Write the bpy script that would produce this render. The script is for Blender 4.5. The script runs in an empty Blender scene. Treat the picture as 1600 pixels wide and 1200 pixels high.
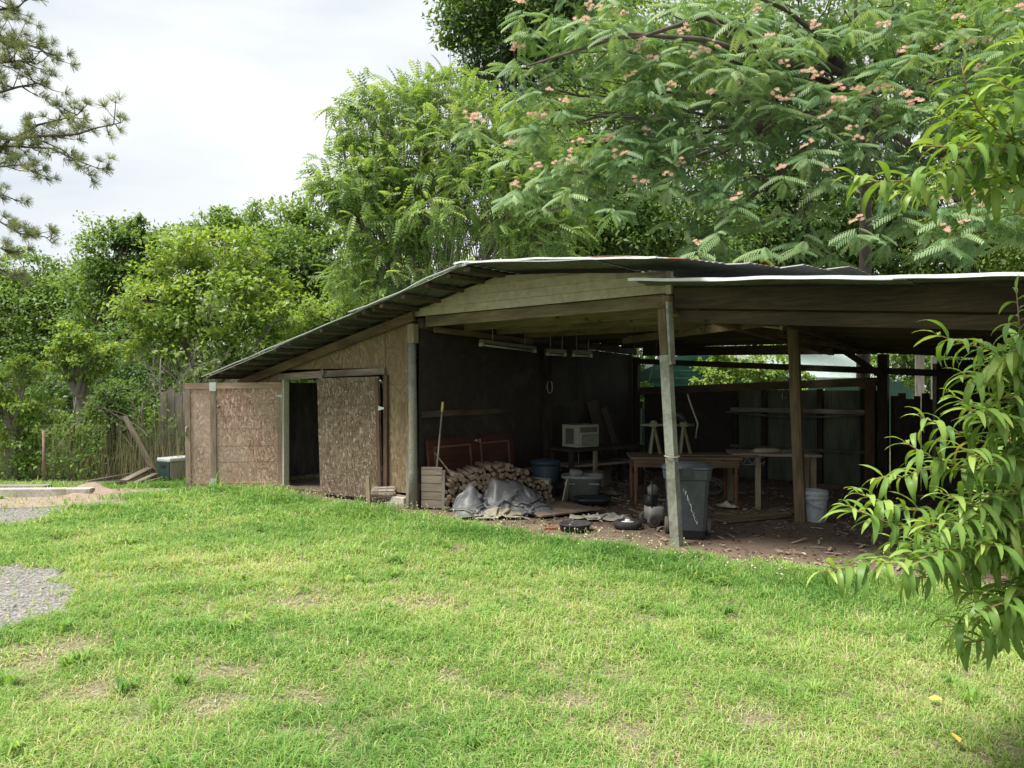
import bpy, math, random
import numpy as np
from mathutils import Vector, Matrix, noise
R = math.radians
random.seed(7); rng = np.random.default_rng(7)
C = bpy.context.scene.collection
scene = bpy.context.scene

# ------------------------------------------------------------------ camera, world, sun, exposure
cam_d = bpy.data.cameras.new("camera"); cam = bpy.data.objects.new("camera", cam_d); C.objects.link(cam)
cam.location = (0, 0, 1.6); cam.rotation_euler = (R(90), 0, 0)
cam_d.sensor_width = 36; cam_d.lens = 26.55; cam_d.clip_start = 0.05; cam_d.clip_end = 600
scene.camera = cam
scene.view_settings.view_transform = 'Standard'; scene.view_settings.look = 'None'
scene.view_settings.exposure = 0.95; scene.view_settings.gamma = 1
scene.view_settings.use_curve_mapping = False
scene.cycles.max_bounces = 8; scene.cycles.diffuse_bounces = 4; scene.cycles.glossy_bounces = 2
scene.cycles.transmission_bounces = 4; scene.cycles.transparent_max_bounces = 4
scene.cycles.use_denoising = True

SUN_EL, SUN_AZ = 65, -108          # elevation; azimuth measured from +Y towards +X (so from the left, a little behind the shed)
w = bpy.data.worlds.new("World"); scene.world = w; w.use_nodes = True
nt = w.node_tree; nt.nodes.clear()
def N(t, kind, **kw):
    n = t.nodes.new(kind)
    for k, v in kw.items(): setattr(n, k, v)
    return n
out = N(nt, 'ShaderNodeOutputWorld'); bg = N(nt, 'ShaderNodeBackground')
sky = N(nt, 'ShaderNodeTexSky', sky_type='NISHITA', sun_disc=False)
sky.sun_elevation = R(SUN_EL); sky.sun_rotation = R(SUN_AZ); sky.air_density = 1; sky.dust_density = 3
skym = N(nt, 'ShaderNodeVectorMath', operation='SCALE'); skym.inputs['Scale'].default_value = 0.7
nt.links.new(sky.outputs[0], skym.inputs[0])
tc = N(nt, 'ShaderNodeTexCoord'); mp = N(nt, 'ShaderNodeMapping')
mp.inputs['Scale'].default_value = (1.0, 1.0, 3.0); mp.inputs['Location'].default_value = (0.3, 1.2, 0.4)
nz = N(nt, 'ShaderNodeTexNoise'); nz.inputs['Scale'].default_value = 2.1; nz.inputs['Detail'].default_value = 6
nz.inputs['Roughness'].default_value = 0.5; nz.inputs['Distortion'].default_value = 0.4
cr = N(nt, 'ShaderNodeValToRGB'); cr.color_ramp.elements[0].position = 0.36; cr.color_ramp.elements[1].position = 0.64
cr.color_ramp.elements[0].color = (3.75, 4.05, 4.45, 1); cr.color_ramp.elements[1].color = (5.2, 5.35, 5.35, 1)
mx = N(nt, 'ShaderNodeMix', data_type='RGBA'); mx.inputs[0].default_value = 0.95
nt.links.new(tc.outputs['Generated'], mp.inputs[0]); nt.links.new(mp.outputs[0], nz.inputs['Vector'])
nt.links.new(nz.outputs[0], cr.inputs[0]); nt.links.new(skym.outputs[0], mx.inputs[6]); nt.links.new(cr.outputs[0], mx.inputs[7])
nt.links.new(mx.outputs[2], bg.inputs[0]); bg.inputs[1].default_value = 0.106
nt.links.new(bg.outputs[0], out.inputs[0])

sd = bpy.data.lights.new("sun", 'SUN'); sd.energy = 4.3; sd.angle = R(22); sd.color = (1.0, 0.955, 0.88)
sun = bpy.data.objects.new("sun", sd); C.objects.link(sun)
sv = Vector((math.sin(R(SUN_AZ))*math.cos(R(SUN_EL)), math.cos(R(SUN_AZ))*math.cos(R(SUN_EL)), math.sin(R(SUN_EL))))
sun.rotation_euler = sv.to_track_quat('Z', 'Y').to_euler()

# ------------------------------------------------------------------ layout helpers (survey of the place)
F = 1180.0
def at(u, v, Y): return Vector(((u-800)/F*Y, Y, 1.6-(v-600)/F*Y))
def gr(u, v, z=0.0):
    Y = (1.6-z)*F/(v-600); return Vector(((u-800)/F*Y, Y, z))
O = Vector((-1.21, 9.68, 0)); DA = Vector((0.788, -0.616, 0)); DB = Vector((0.616, 0.788, 0)); SHED_ROT = math.atan2(-0.616, 0.788)
def loc2w(a, b, z=0): return O + DA*a + DB*b + Vector((0, 0, z))
def w2loc(p): r = Vector(p)-O; return r.dot(DA), r.dot(DB), p[2]

# ------------------------------------------------------------------ materials
MATS = {}
def newmat(name):
    m = bpy.data.materials.new(name); m.use_nodes = True; t = m.node_tree
    MATS[name] = m; return m, t, t.nodes['Principled BSDF']
def ramp(t, fac, stops):
    r = N(t, 'ShaderNodeValToRGB'); el = r.color_ramp.elements
    while len(el) < len(stops): el.new(0.5)
    for e, (p, c) in zip(el, stops): e.position = p; e.color = (*c, 1)
    t.links.new(fac, r.inputs[0]); return r.outputs[0]
def coords(t, scale=(1, 1, 1), rot=(0, 0, 0)):
    c = N(t, 'ShaderNodeTexCoord'); m = N(t, 'ShaderNodeMapping'); m.inputs['Scale'].default_value = scale
    m.inputs['Rotation'].default_value = rot; t.links.new(c.outputs['Object'], m.inputs[0]); return m.outputs[0]
def noisen(t, vec, scale, detail=5, rough=0.6, dist=0):
    n = N(t, 'ShaderNodeTexNoise'); n.inputs['Scale'].default_value = scale; n.inputs['Detail'].default_value = detail
    n.inputs['Roughness'].default_value = rough; n.inputs['Distortion'].default_value = dist
    t.links.new(vec, n.inputs['Vector']); return n.outputs[0]
def mixc(t, f, a, b, blend='MIX'):
    m = N(t, 'ShaderNodeMix', data_type='RGBA', blend_type=blend)
    if isinstance(f, float): m.inputs[0].default_value = f
    else: t.links.new(f, m.inputs[0])
    for i, x in ((6, a), (7, b)):
        if isinstance(x, tuple): m.inputs[i].default_value = (*x, 1)
        else: t.links.new(x, m.inputs[i])
    return m.outputs[2]
def bump(t, b, h, strength=0.3, dist=0.01):
    n = N(t, 'ShaderNodeBump'); n.inputs['Strength'].default_value = strength; n.inputs['Distance'].default_value = dist
    t.links.new(h, n.inputs['Height']); t.links.new(n.outputs[0], b.inputs['Normal'])
def surf(name, c1, c2, scale=6, rough=0.8, metal=0, bmp=0.3, stains=None, spec=0.3):
    m, t, b = newmat(name); v = coords(t)
    n1 = noisen(t, v, scale); n2 = noisen(t, v, scale*7, 3)
    c = ramp(t, n1, [(0.3, c1), (0.7, c2)])
    if stains:
        n3 = noisen(t, v, scale*0.8, 8, 0.7, 0.6); f = ramp(t, n3, [(0.52, (0, 0, 0)), (0.62, (1, 1, 1))]); c = mixc(t, f, c, stains)
    c = mixc(t, 0.35, c, ramp(t, n2, [(0.25, tuple(x*0.5 for x in c1)), (0.75, tuple(min(1, x*1.4) for x in c2))]))
    t.links.new(c, b.inputs['Base Color']); b.inputs['Roughness'].default_value = rough; b.inputs['Metallic'].default_value = metal
    b.inputs['Specular IOR Level'].default_value = spec
    bump(t, b, n2, bmp, 0.004); return m
def wood(name, c1, c2, axis='x', rough=0.85, dark=None, fine=60, knots=True):
    m, t, b = newmat(name); s = {'x': (0.06, 1, 1), 'y': (1, 0.06, 1), 'z': (1, 1, 0.06)}[axis]
    v = coords(t, s); n = noisen(t, v, fine, 4, 0.65, 0.3); big = noisen(t, coords(t, tuple(x if x == 1 else .3 for x in s)), 3.5, 5)
    c = ramp(t, n, [(0.28, c1), (0.68, c2)])
    d = dark or tuple(x*0.42 for x in c1)
    c = mixc(t, ramp(t, big, [(0.42, (0, 0, 0)), (0.72, (0.85,)*3)]), c, d)
    if knots:
        vo = N(t, 'ShaderNodeTexVoronoi'); vo.inputs['Scale'].default_value = 5.5
        t.links.new(coords(t, tuple(x if x == 1 else .5 for x in s)), vo.inputs['Vector'])
        c = mixc(t, ramp(t, vo.outputs[0], [(0.05, (0.8,)*3), (0.13, (0, 0, 0))]), c, tuple(x*0.3 for x in c1))
    t.links.new(c, b.inputs['Base Color']); b.inputs['Roughness'].default_value = rough; b.inputs['Specular IOR Level'].default_value = 0.2
    bump(t, b, n, 0.5, 0.004); return m
def osb(name, stops, stain, fine=1.0):
    m, t, b = newmat(name)
    ws = N(t, 'ShaderNodeTexNoise'); ws.inputs['Scale'].default_value = 5; cc = coords(t); t.links.new(cc, ws.inputs['Vector'])
    va = N(t, 'ShaderNodeVectorMath', operation='MULTIPLY_ADD'); va.inputs[1].default_value = (0.12,)*3
    t.links.new(ws.outputs['Color'], va.inputs[0]); t.links.new(cc, va.inputs[2])
    cols = []
    for i, (rt, sc) in enumerate(((0.5, (1, 1, 0.32)), (-0.9, (0.3, 1, 1)), (0.1, (1, 1, 0.22)))):
        mm = N(t, 'ShaderNodeMapping'); mm.inputs['Rotation'].default_value = (0, rt, 0); mm.inputs['Location'].default_value = (i*3.1, 0, i*1.7)
        mm.inputs['Scale'].default_value = sc
        t.links.new(va.outputs[0], mm.inputs[0])
        vo = N(t, 'ShaderNodeTexVoronoi'); vo.inputs['Scale'].default_value = (52, 46, 60)[i]*fine; t.links.new(mm.outputs[0], vo.inputs['Vector'])
        cols.append(vo)
    s1 = N(t, 'ShaderNodeSeparateColor'); t.links.new(cols[0].outputs['Color'], s1.inputs[0])
    s2 = N(t, 'ShaderNodeSeparateColor'); t.links.new(cols[1].outputs['Color'], s2.inputs[0])
    s3 = N(t, 'ShaderNodeSeparateColor'); t.links.new(cols[2].outputs['Color'], s3.inputs[0])
    sel = N(t, 'ShaderNodeMath', operation='GREATER_THAN'); sel.inputs[1].default_value = 0.5; t.links.new(s1.outputs[1], sel.inputs[0])
    a = mixc(t, sel.outputs[0], ramp(t, s1.outputs[0], stops), ramp(t, s2.outputs[0], stops))
    sel2 = N(t, 'ShaderNodeMath', operation='GREATER_THAN'); sel2.inputs[1].default_value = 0.62; t.links.new(s3.outputs[1], sel2.inputs[0])
    a = mixc(t, sel2.outputs[0], a, ramp(t, s3.outputs[0], stops))
    big = noisen(t, coords(t, (1, 1, 0.35)), 1.6, 6, 0.65)
    a = mixc(t, ramp(t, big, [(0.45, (0, 0, 0)), (0.62, (0.5,)*3)]), a, stain)
    t.links.new(a, b.inputs['Base Color']); b.inputs['Roughness'].default_value = 0.85; b.inputs['Specular IOR Level'].default_value = 0.2
    bump(t, b, s1.outputs[0], 0.35, 0.003); return m
def plywood(name, c1, c2, stain):
    m, t, b = newmat(name); v = coords(t, (1, 1, 0.28)); n = noisen(t, v, 4.2, 3, 0.5, 1.2)
    mu = N(t, 'ShaderNodeMath', operation='MULTIPLY'); mu.inputs[1].default_value = 26; t.links.new(n, mu.inputs[0])
    fr = N(t, 'ShaderNodeMath', operation='PINGPONG'); fr.inputs[1].default_value = 1; t.links.new(mu.outputs[0], fr.inputs[0])
    c = ramp(t, fr.outputs[0], [(0.25, c1), (0.9, c2)])
    f2 = noisen(t, coords(t, (1, 1, 0.1)), 40, 4)
    c = mixc(t, 0.35, c, ramp(t, f2, [(0.3, c1), (0.7, c2)]))
    big = noisen(t, coords(t, (1, 1, 0.4)), 1.9, 6, 0.7, 0.4)
    c = mixc(t, ramp(t, big, [(0.45, (0, 0, 0)), (0.66, (0.85,)*3)]), c, stain)
    t.links.new(c, b.inputs['Base Color']); b.inputs['Roughness'].default_value = 0.85; b.inputs['Specular IOR Level'].default_value = 0.2
    bump(t, b, fr.outputs[0], 0.25, 0.003); return m
def leafmat(name, stops, transl=0.35, rough=0.5, spec=0.3, tcol=(1.25, 1.15, 0.5)):
    m, t, b = newmat(name); at_ = N(t, 'ShaderNodeAttribute', attribute_name='rnd')
    c = ramp(t, at_.outputs['Fac'], stops)
    t.links.new(c, b.inputs['Base Color']); b.inputs['Roughness'].default_value = rough; b.inputs['Specular IOR Level'].default_value = spec
    tr = N(t, 'ShaderNodeBsdfTranslucent'); t.links.new(mixc(t, 1.0, c, tcol, 'MULTIPLY'), tr.inputs[0])
    ms = N(t, 'ShaderNodeMixShader'); ms.inputs[0].default_value = transl
    o = [n for n in t.nodes if n.type == 'OUTPUT_MATERIAL'][0]
    t.links.new(b.outputs[0], ms.inputs[1]); t.links.new(tr.outputs[0], ms.inputs[2]); t.links.new(ms.outputs[0], o.inputs[0]); return m

GREYW_Z = wood('grey_wood_upright', (0.13, 0.11, 0.085), (0.34, 0.31, 0.26), 'z')
GREYW_X = wood('grey_wood', (0.15, 0.12, 0.09), (0.34, 0.29, 0.23), 'x')
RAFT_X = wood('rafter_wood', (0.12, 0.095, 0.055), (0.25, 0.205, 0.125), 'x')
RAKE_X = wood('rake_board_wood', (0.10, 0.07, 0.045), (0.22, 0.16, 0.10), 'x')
FASC_X = wood('weathered_shaded_beam_wood', (0.033, 0.025, 0.015), (0.080, 0.061, 0.037), 'x')
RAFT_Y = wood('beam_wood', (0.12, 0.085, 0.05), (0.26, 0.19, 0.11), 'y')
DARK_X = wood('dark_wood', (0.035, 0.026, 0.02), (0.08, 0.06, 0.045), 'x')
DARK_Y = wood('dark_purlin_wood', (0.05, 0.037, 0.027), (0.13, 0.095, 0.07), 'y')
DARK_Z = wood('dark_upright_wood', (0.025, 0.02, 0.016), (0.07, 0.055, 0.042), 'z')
BRN_Z = wood('brown_post_wood', (0.09, 0.065, 0.038), (0.22, 0.165, 0.10), 'z')
REDB_Z = wood('red_brown_wood', (0.075, 0.045, 0.032), (0.16, 0.10, 0.07), 'z')
FRAME_X = wood('door_frame_wood', (0.30, 0.20, 0.14), (0.50, 0.37, 0.27), 'x')
FRAME_Z = wood('door_frame_upright_wood', (0.24, 0.17, 0.12), (0.42, 0.33, 0.26), 'z')
GREENPAINT = surf('worn_grey_paint', (0.21, 0.22, 0.185), (0.33, 0.34, 0.29), 3, 0.75, stains=(0.14, 0.135, 0.10))
ROUNDPOST = surf('bark_grey_pole', (0.13, 0.135, 0.11), (0.25, 0.25, 0.20), 7, 0.85, bmp=0.6, stains=(0.27, 0.22, 0.14))
OSB1 = osb('osb_board', [(0.0, (0.20, 0.125, 0.085)), (0.3, (0.34, 0.205, 0.155)), (0.65, (0.43, 0.275, 0.21)), (0.88, (0.51, 0.37, 0.295)), (1, (0.66, 0.54, 0.44))], (0.46, 0.36, 0.29), 1.15)
OSB2 = osb('weathered_osb_board', [(0.0, (0.07, 0.05, 0.032)), (0.5, (0.155, 0.112, 0.075)), (0.85, (0.21, 0.16, 0.115)), (1, (0.36, 0.31, 0.26))], (0.15, 0.115, 0.085), 1.15)
PLY = plywood('plywood_panel', (0.13, 0.088, 0.05), (0.31, 0.235, 0.14), (0.15, 0.105, 0.07))
BLACKWALL = surf('black_and_shade_plywood', (0.022, 0.018, 0.015), (0.042, 0.034, 0.028), 1.3, 0.75, bmp=0.2, stains=(0.065, 0.055, 0.045))  # side wall is black; on the back walls it paints in interior shade
SIDING = surf('vinyl_siding', (0.34, 0.31, 0.205), (0.45, 0.41, 0.285), 2.0, 0.55, bmp=0.05, stains=(0.30, 0.29, 0.20))
def roofing(name, c1, c2, rust_lo):
    m, t, b = newmat(name); v = coords(t); n = noisen(t, coords(t, (0.35, 1, 1)), 5, 6)
    ru = ramp(t, noisen(t, v, 1.7, 8, 0.7), [(rust_lo, (0, 0, 0)), (rust_lo+.08, (1, 1, 1))])
    c = mixc(t, ru, ramp(t, n, [(0.3, c1), (0.7, c2)]), (0.22, 0.075, 0.04))
    t.links.new(c, b.inputs['Base Color']); b.inputs['Roughness'].default_value = 0.5; b.inputs['Specular IOR Level'].default_value = 0.5
    inv = N(t, 'ShaderNodeMath', operation='MULTIPLY_ADD'); inv.inputs[1].default_value = -0.35; inv.inputs[2].default_value = 0.35
    t.links.new(ru, inv.inputs[0]); t.links.new(inv.outputs[0], b.inputs['Metallic']); return m
TIN = roofing('galvanised_sheet', (0.40, 0.43, 0.43), (0.60, 0.62, 0.62), 0.62)
TIN_RUST = roofing('rusty_sheet', (0.40, 0.40, 0.38), (0.55, 0.55, 0.52), 0.45)
UNDER = surf('dark_sheet_underside', (0.055, 0.065, 0.058), (0.12, 0.13, 0.115), 4, 0.6, stains=(0.07, 0.045, 0.03))  # old rusted underside, made darker still to paint in the shade beneath
SKYEDGE = surf('sky_bright_metal_edge', (0.75, 0.76, 0.77), (0.86, 0.87, 0.88), 3, 0.45, bmp=0.02)  # pale metal edge, sky reflection put into the colour
GREENMETAL = surf('green_metal_siding', (0.03, 0.10, 0.07), (0.045, 0.14, 0.10), 1, 0.5, bmp=0.05)
PALEROOF = surf('pale_green_roof', (0.40, 0.50, 0.46), (0.50, 0.60, 0.56), 1, 0.5, bmp=0.05)
WHITEP = surf('white_painted', (0.62, 0.62, 0.58), (0.78, 0.78, 0.74), 5, 0.6, bmp=0.1)
OFFWHITE = surf('yellowed_white', (0.36, 0.34, 0.25), (0.48, 0.46, 0.36), 5, 0.6, bmp=0.1)
AC_C = surf('cream_plastic', (0.33, 0.335, 0.27), (0.45, 0.45, 0.38), 5, 0.5, bmp=0.05)
AC_D = surf('ac_grille_dark', (0.09, 0.09, 0.07), (0.15, 0.15, 0.12), 9, 0.6)
BLACKP = surf('black_plastic', (0.016, 0.017, 0.019), (0.032, 0.034, 0.038), 6, 0.45, bmp=0.1, spec=0.5)
BINP = surf('bin_grey_plastic', (0.038, 0.045, 0.056), (0.062, 0.071, 0.083), 4, 0.5, bmp=0.15, stains=(0.085, 0.09, 0.097), spec=0.5)
BLUEBIN = surf('dark_blue_plastic', (0.022, 0.035, 0.05), (0.035, 0.055, 0.075), 4, 0.5, bmp=0.1)
TUBP = surf('grey_tub_plastic', (0.16, 0.165, 0.15), (0.25, 0.255, 0.235), 5, 0.6, bmp=0.1, stains=(0.26, 0.25, 0.22))
BUCKP = surf('bucket_grey_plastic', (0.30, 0.32, 0.34), (0.42, 0.44, 0.46), 9, 0.5, bmp=0.1, stains=(0.2, 0.2, 0.2))
RUBBER = surf('rubber', (0.02, 0.02, 0.021), (0.05, 0.05, 0.05), 14, 0.8, bmp=0.4)
GREYRUB = surf('dusty_rubber', (0.10, 0.095, 0.085), (0.18, 0.17, 0.15), 14, 0.85)
TARP = surf('grey_tarp', (0.06, 0.062, 0.064), (0.135, 0.138, 0.14), 7, 0.48, bmp=0.35, stains=(0.20, 0.20, 0.195), spec=0.5)
TARPTAN = surf('tan_tarp', (0.20, 0.18, 0.13), (0.30, 0.27, 0.20), 6, 0.7, bmp=0.3)
RAG = surf('dirty_cloth', (0.38, 0.35, 0.29), (0.55, 0.52, 0.45), 10, 0.9, bmp=0.5)
REDDOOR = wood('stained_red_wood', (0.055, 0.020, 0.014), (0.105, 0.040, 0.029), 'x', knots=False)
REDLIP = surf('red_moulding', (0.12, 0.06, 0.045), (0.18, 0.10, 0.08), 8, .5)
TABLEW = wood('table_wood', (0.10, 0.068, 0.045), (0.22, 0.155, 0.10), 'x')
TABLEZ = wood('table_leg_wood', (0.10, 0.05, 0.03), (0.19, 0.10, 0.06), 'z')
PALEZ = wood('pale_leg_wood', (0.20, 0.165, 0.105), (0.36, 0.30, 0.20), 'z')
LAMPH = surf('dusty_lamp_housing', (0.13, 0.125, 0.10), (0.20, 0.19, 0.15), 6, .6)
YELLOWM = surf('yellow_green_metal', (0.11, 0.112, 0.06), (0.20, 0.20, 0.115), 8, 0.5)
BRASS = surf('yellow_handle', (0.50, 0.38, 0.10), (0.65, 0.50, 0.18), 8, 0.5)
STEEL = surf('dull_steel', (0.25, 0.25, 0.25), (0.40, 0.40, 0.40), 8, 0.45, metal=0.5)
PLATE = surf('galvanised_plate', (0.45, 0.50, 0.48), (0.58, 0.62, 0.60), 8, 0.5, metal=0.2)
BARK = surf('log_bark', (0.065, 0.048, 0.035), (0.16, 0.12, 0.09), 18, 0.9, bmp=0.8)
CUT = surf('log_cut_end', (0.12, 0.088, 0.06), (0.26, 0.20, 0.145), 20, 0.85, bmp=0.3)
TRUNK = surf('tree_bark', (0.05, 0.042, 0.033), (0.13, 0.11, 0.09), 8, 0.95, bmp=0.9)
TRUNKG = surf('grey_tree_bark', (0.14, 0.125, 0.105), (0.30, 0.27, 0.235), 8, 0.95, bmp=0.9)
SNAGM = surf('red_brown_bark', (0.17, 0.115, 0.085), (0.33, 0.24, 0.19), 9, 0.95, bmp=0.9)
TWIGM = surf('peach_twig_bark', (0.20, 0.10, 0.07), (0.32, 0.20, 0.12), 12, 0.7)
DEADTWIG = surf('bare_twig', (0.19, 0.165, 0.13), (0.32, 0.285, 0.235), 12, 0.9)
CONC = surf('old_concrete', (0.34, 0.31, 0.26), (0.50, 0.47, 0.41), 5, 0.9, bmp=0.5, stains=(0.24, 0.20, 0.15))
DARKCONC = surf('dark_concrete', (0.16, 0.14, 0.12), (0.26, 0.23, 0.20), 5, 0.9, bmp=0.5)
COOLG = surf('dark_green_plastic', (0.025, 0.055, 0.048), (0.045, 0.085, 0.075), 4, 0.5)
COOLB = surf('beige_plastic', (0.33, 0.30, 0.22), (0.46, 0.42, 0.33), 4, 0.6, stains=(0.28, 0.22, 0.13))
DIRT = None
def ground_mats():
    m, t, b = newmat('lawn_soil'); v = coords(t)
    n = noisen(t, v, 1.1, 8, 0.7); n2 = noisen(t, v, 22, 5, 0.7); n3 = noisen(t, v, 90, 3)
    c = ramp(t, n2, [(0.3, (0.07, 0.085, 0.03)), (0.55, (0.15, 0.17, 0.06)), (0.75, (0.30, 0.27, 0.15))])
    c = mixc(t, ramp(t, n, [(0.60, (0, 0, 0)), (0.70, (.8,)*3)]), c, (0.22, 0.17, 0.115))
    c = mixc(t, 0.6, c, ramp(t, n3, [(0.35, (0.03, 0.028, 0.015)), (0.5, (0.16, 0.13, 0.08)), (0.68, (0.42, 0.36, 0.24))]))
    t.links.new(c, b.inputs['Base Color']); b.inputs['Roughness'].default_value = 0.95; bump(t, b, n2, 0.8, 0.02)
    m, t, b = newmat('shed_dirt'); v = coords(t); n = noisen(t, v, 3, 8, 0.7); n2 = noisen(t, v, 55, 4, 0.7)
    c = ramp(t, n, [(0.3, (0.13, 0.092, 0.062)), (0.55, (0.22, 0.16, 0.115)), (0.75, (0.31, 0.245, 0.185))])
    c = mixc(t, 0.5, c, ramp(t, n2, [(0.3, (0.04, 0.028, 0.02)), (0.6, (0.16, 0.11, 0.075)), (0.8, (0.32, 0.25, 0.18))]))
    t.links.new(c, b.inputs['Base Color']); b.inputs['Roughness'].default_value = 0.95; bump(t, b, n2, 0.9, 0.02)
    m, t, b = newmat('grey_gravel'); v = coords(t)
    vo = N(t, 'ShaderNodeTexVoronoi'); vo.inputs['Scale'].default_value = 75; t.links.new(v, vo.inputs['Vector'])
    s = N(t, 'ShaderNodeSeparateColor'); t.links.new(vo.outputs['Color'], s.inputs[0])
    c = ramp(t, s.outputs[0], [(0, (0.07, 0.067, 0.064)), (0.5, (0.175, 0.168, 0.16)), (1, (0.33, 0.315, 0.295))])
    c = mixc(t, ramp(t, noisen(t, v, 2.2, 6, .7), [(0.54, (0, 0, 0)), (0.66, (0.6,)*3)]), c, (0.26, 0.19, 0.12))
    t.links.new(c, b.inputs['Base Color']); b.inputs['Roughness'].default_value = 0.9; bump(t, b, vo.outputs[0], 0.9, 0.01)
    m, t, b = newmat('red_clay'); v = coords(t); n = noisen(t, v, 5, 8, 0.7); n2 = noisen(t, v, 60, 3)
    c = ramp(t, n, [(0.35, (0.20, 0.125, 0.085)), (0.5, (0.29, 0.21, 0.155)), (0.65, (0.36, 0.31, 0.25))])
    c = mixc(t, 0.4, c, ramp(t, n2, [(0.3, (0.12, 0.07, 0.05)), (0.7, (0.50, 0.40, 0.30))]))
    t.links.new(c, b.inputs['Base Color']); b.inputs['Roughness'].default_value = 0.95; bump(t, b, n2, 0.9, 0.02)
    m, t, b = newmat('forest_floor'); v = coords(t); n = noisen(t, v, 2, 8, 0.7)
    t.links.new(ramp(t, n, [(0.35, (0.03, 0.04, 0.015)), (0.6, (0.07, 0.075, 0.03))]), b.inputs['Base Color']); b.inputs['Roughness'].default_value = 1
ground_mats()
G1 = leafmat('leaf_mid_green', [(0, (0.10, 0.19, 0.05)), (0.5, (0.165, 0.28, 0.075)), (1, (0.27, 0.39, 0.12))], 0.47)
G2 = leafmat('leaf_light_green', [(0, (0.14, 0.25, 0.055)), (0.5, (0.25, 0.385, 0.085)), (1, (0.41, 0.49, 0.14))], 0.48)
G3 = leafmat('leaf_dark_green', [(0, (0.07, 0.145, 0.05)), (0.5, (0.12, 0.215, 0.07)), (1, (0.20, 0.30, 0.10))], 0.44)
G4 = leafmat('leaf_walnut', [(0, (0.14, 0.25, 0.07)), (0.6, (0.23, 0.36, 0.105)), (1, (0.37, 0.46, 0.17))], 0.48)
MIMO = leafmat('leaf_mimosa', [(0, (0.07, 0.15, 0.06)), (0.6, (0.14, 0.255, 0.105)), (1, (0.31, 0.43, 0.22))], 0.42)
NEEDLE = leafmat('pine_needle', [(0, (0.16, 0.20, 0.10)), (0.7, (0.24, 0.29, 0.145)), (1, (0.33, 0.37, 0.19))], 0.32)
PEACH = leafmat('leaf_peach', [(0, (0.085, 0.19, 0.04)), (0.55, (0.18, 0.31, 0.065)), (0.94, (0.34, 0.45, 0.11)), (1, (0.50, 0.36, 0.08))], 0.36, 0.42, 0.35)
GRASSM = leafmat('grass_blade', [(0, (0.10, 0.235, 0.05)), (0.4, (0.225, 0.385, 0.095)), (0.7, (0.365, 0.49, 0.145)), (0.87, (0.50, 0.53, 0.23)), (1, (0.54, 0.46, 0.32))], 0.38, 0.6, 0.15)
WEEDM = leafmat('weed_leaf', [(0, (0.10, 0.21, 0.045)), (0.6, (0.20, 0.35, 0.075)), (1, (0.33, 0.46, 0.13))], 0.42)
LITTER = leafmat('dead_leaf', [(0, (0.06, 0.035, 0.02)), (0.45, (0.18, 0.115, 0.07)), (0.8, (0.33, 0.24, 0.17)), (1, (0.60, 0.53, 0.44))], 0.05, 0.9, 0.1, (1, 1, 1))
PINK = leafmat('mimosa_flower', [(0, (0.70, 0.66, 0.42)), (0.5, (0.84, 0.68, 0.54)), (1, (0.86, 0.50, 0.46))], 0.5, 0.8, 0.1, (1, 1, 1))
SEEDM = leafmat('seed_head', [(0, (0.42, 0.46, 0.22)), (1, (0.72, 0.70, 0.52))], 0.3, 0.9, 0.1, (1, 1, 1))

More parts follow.
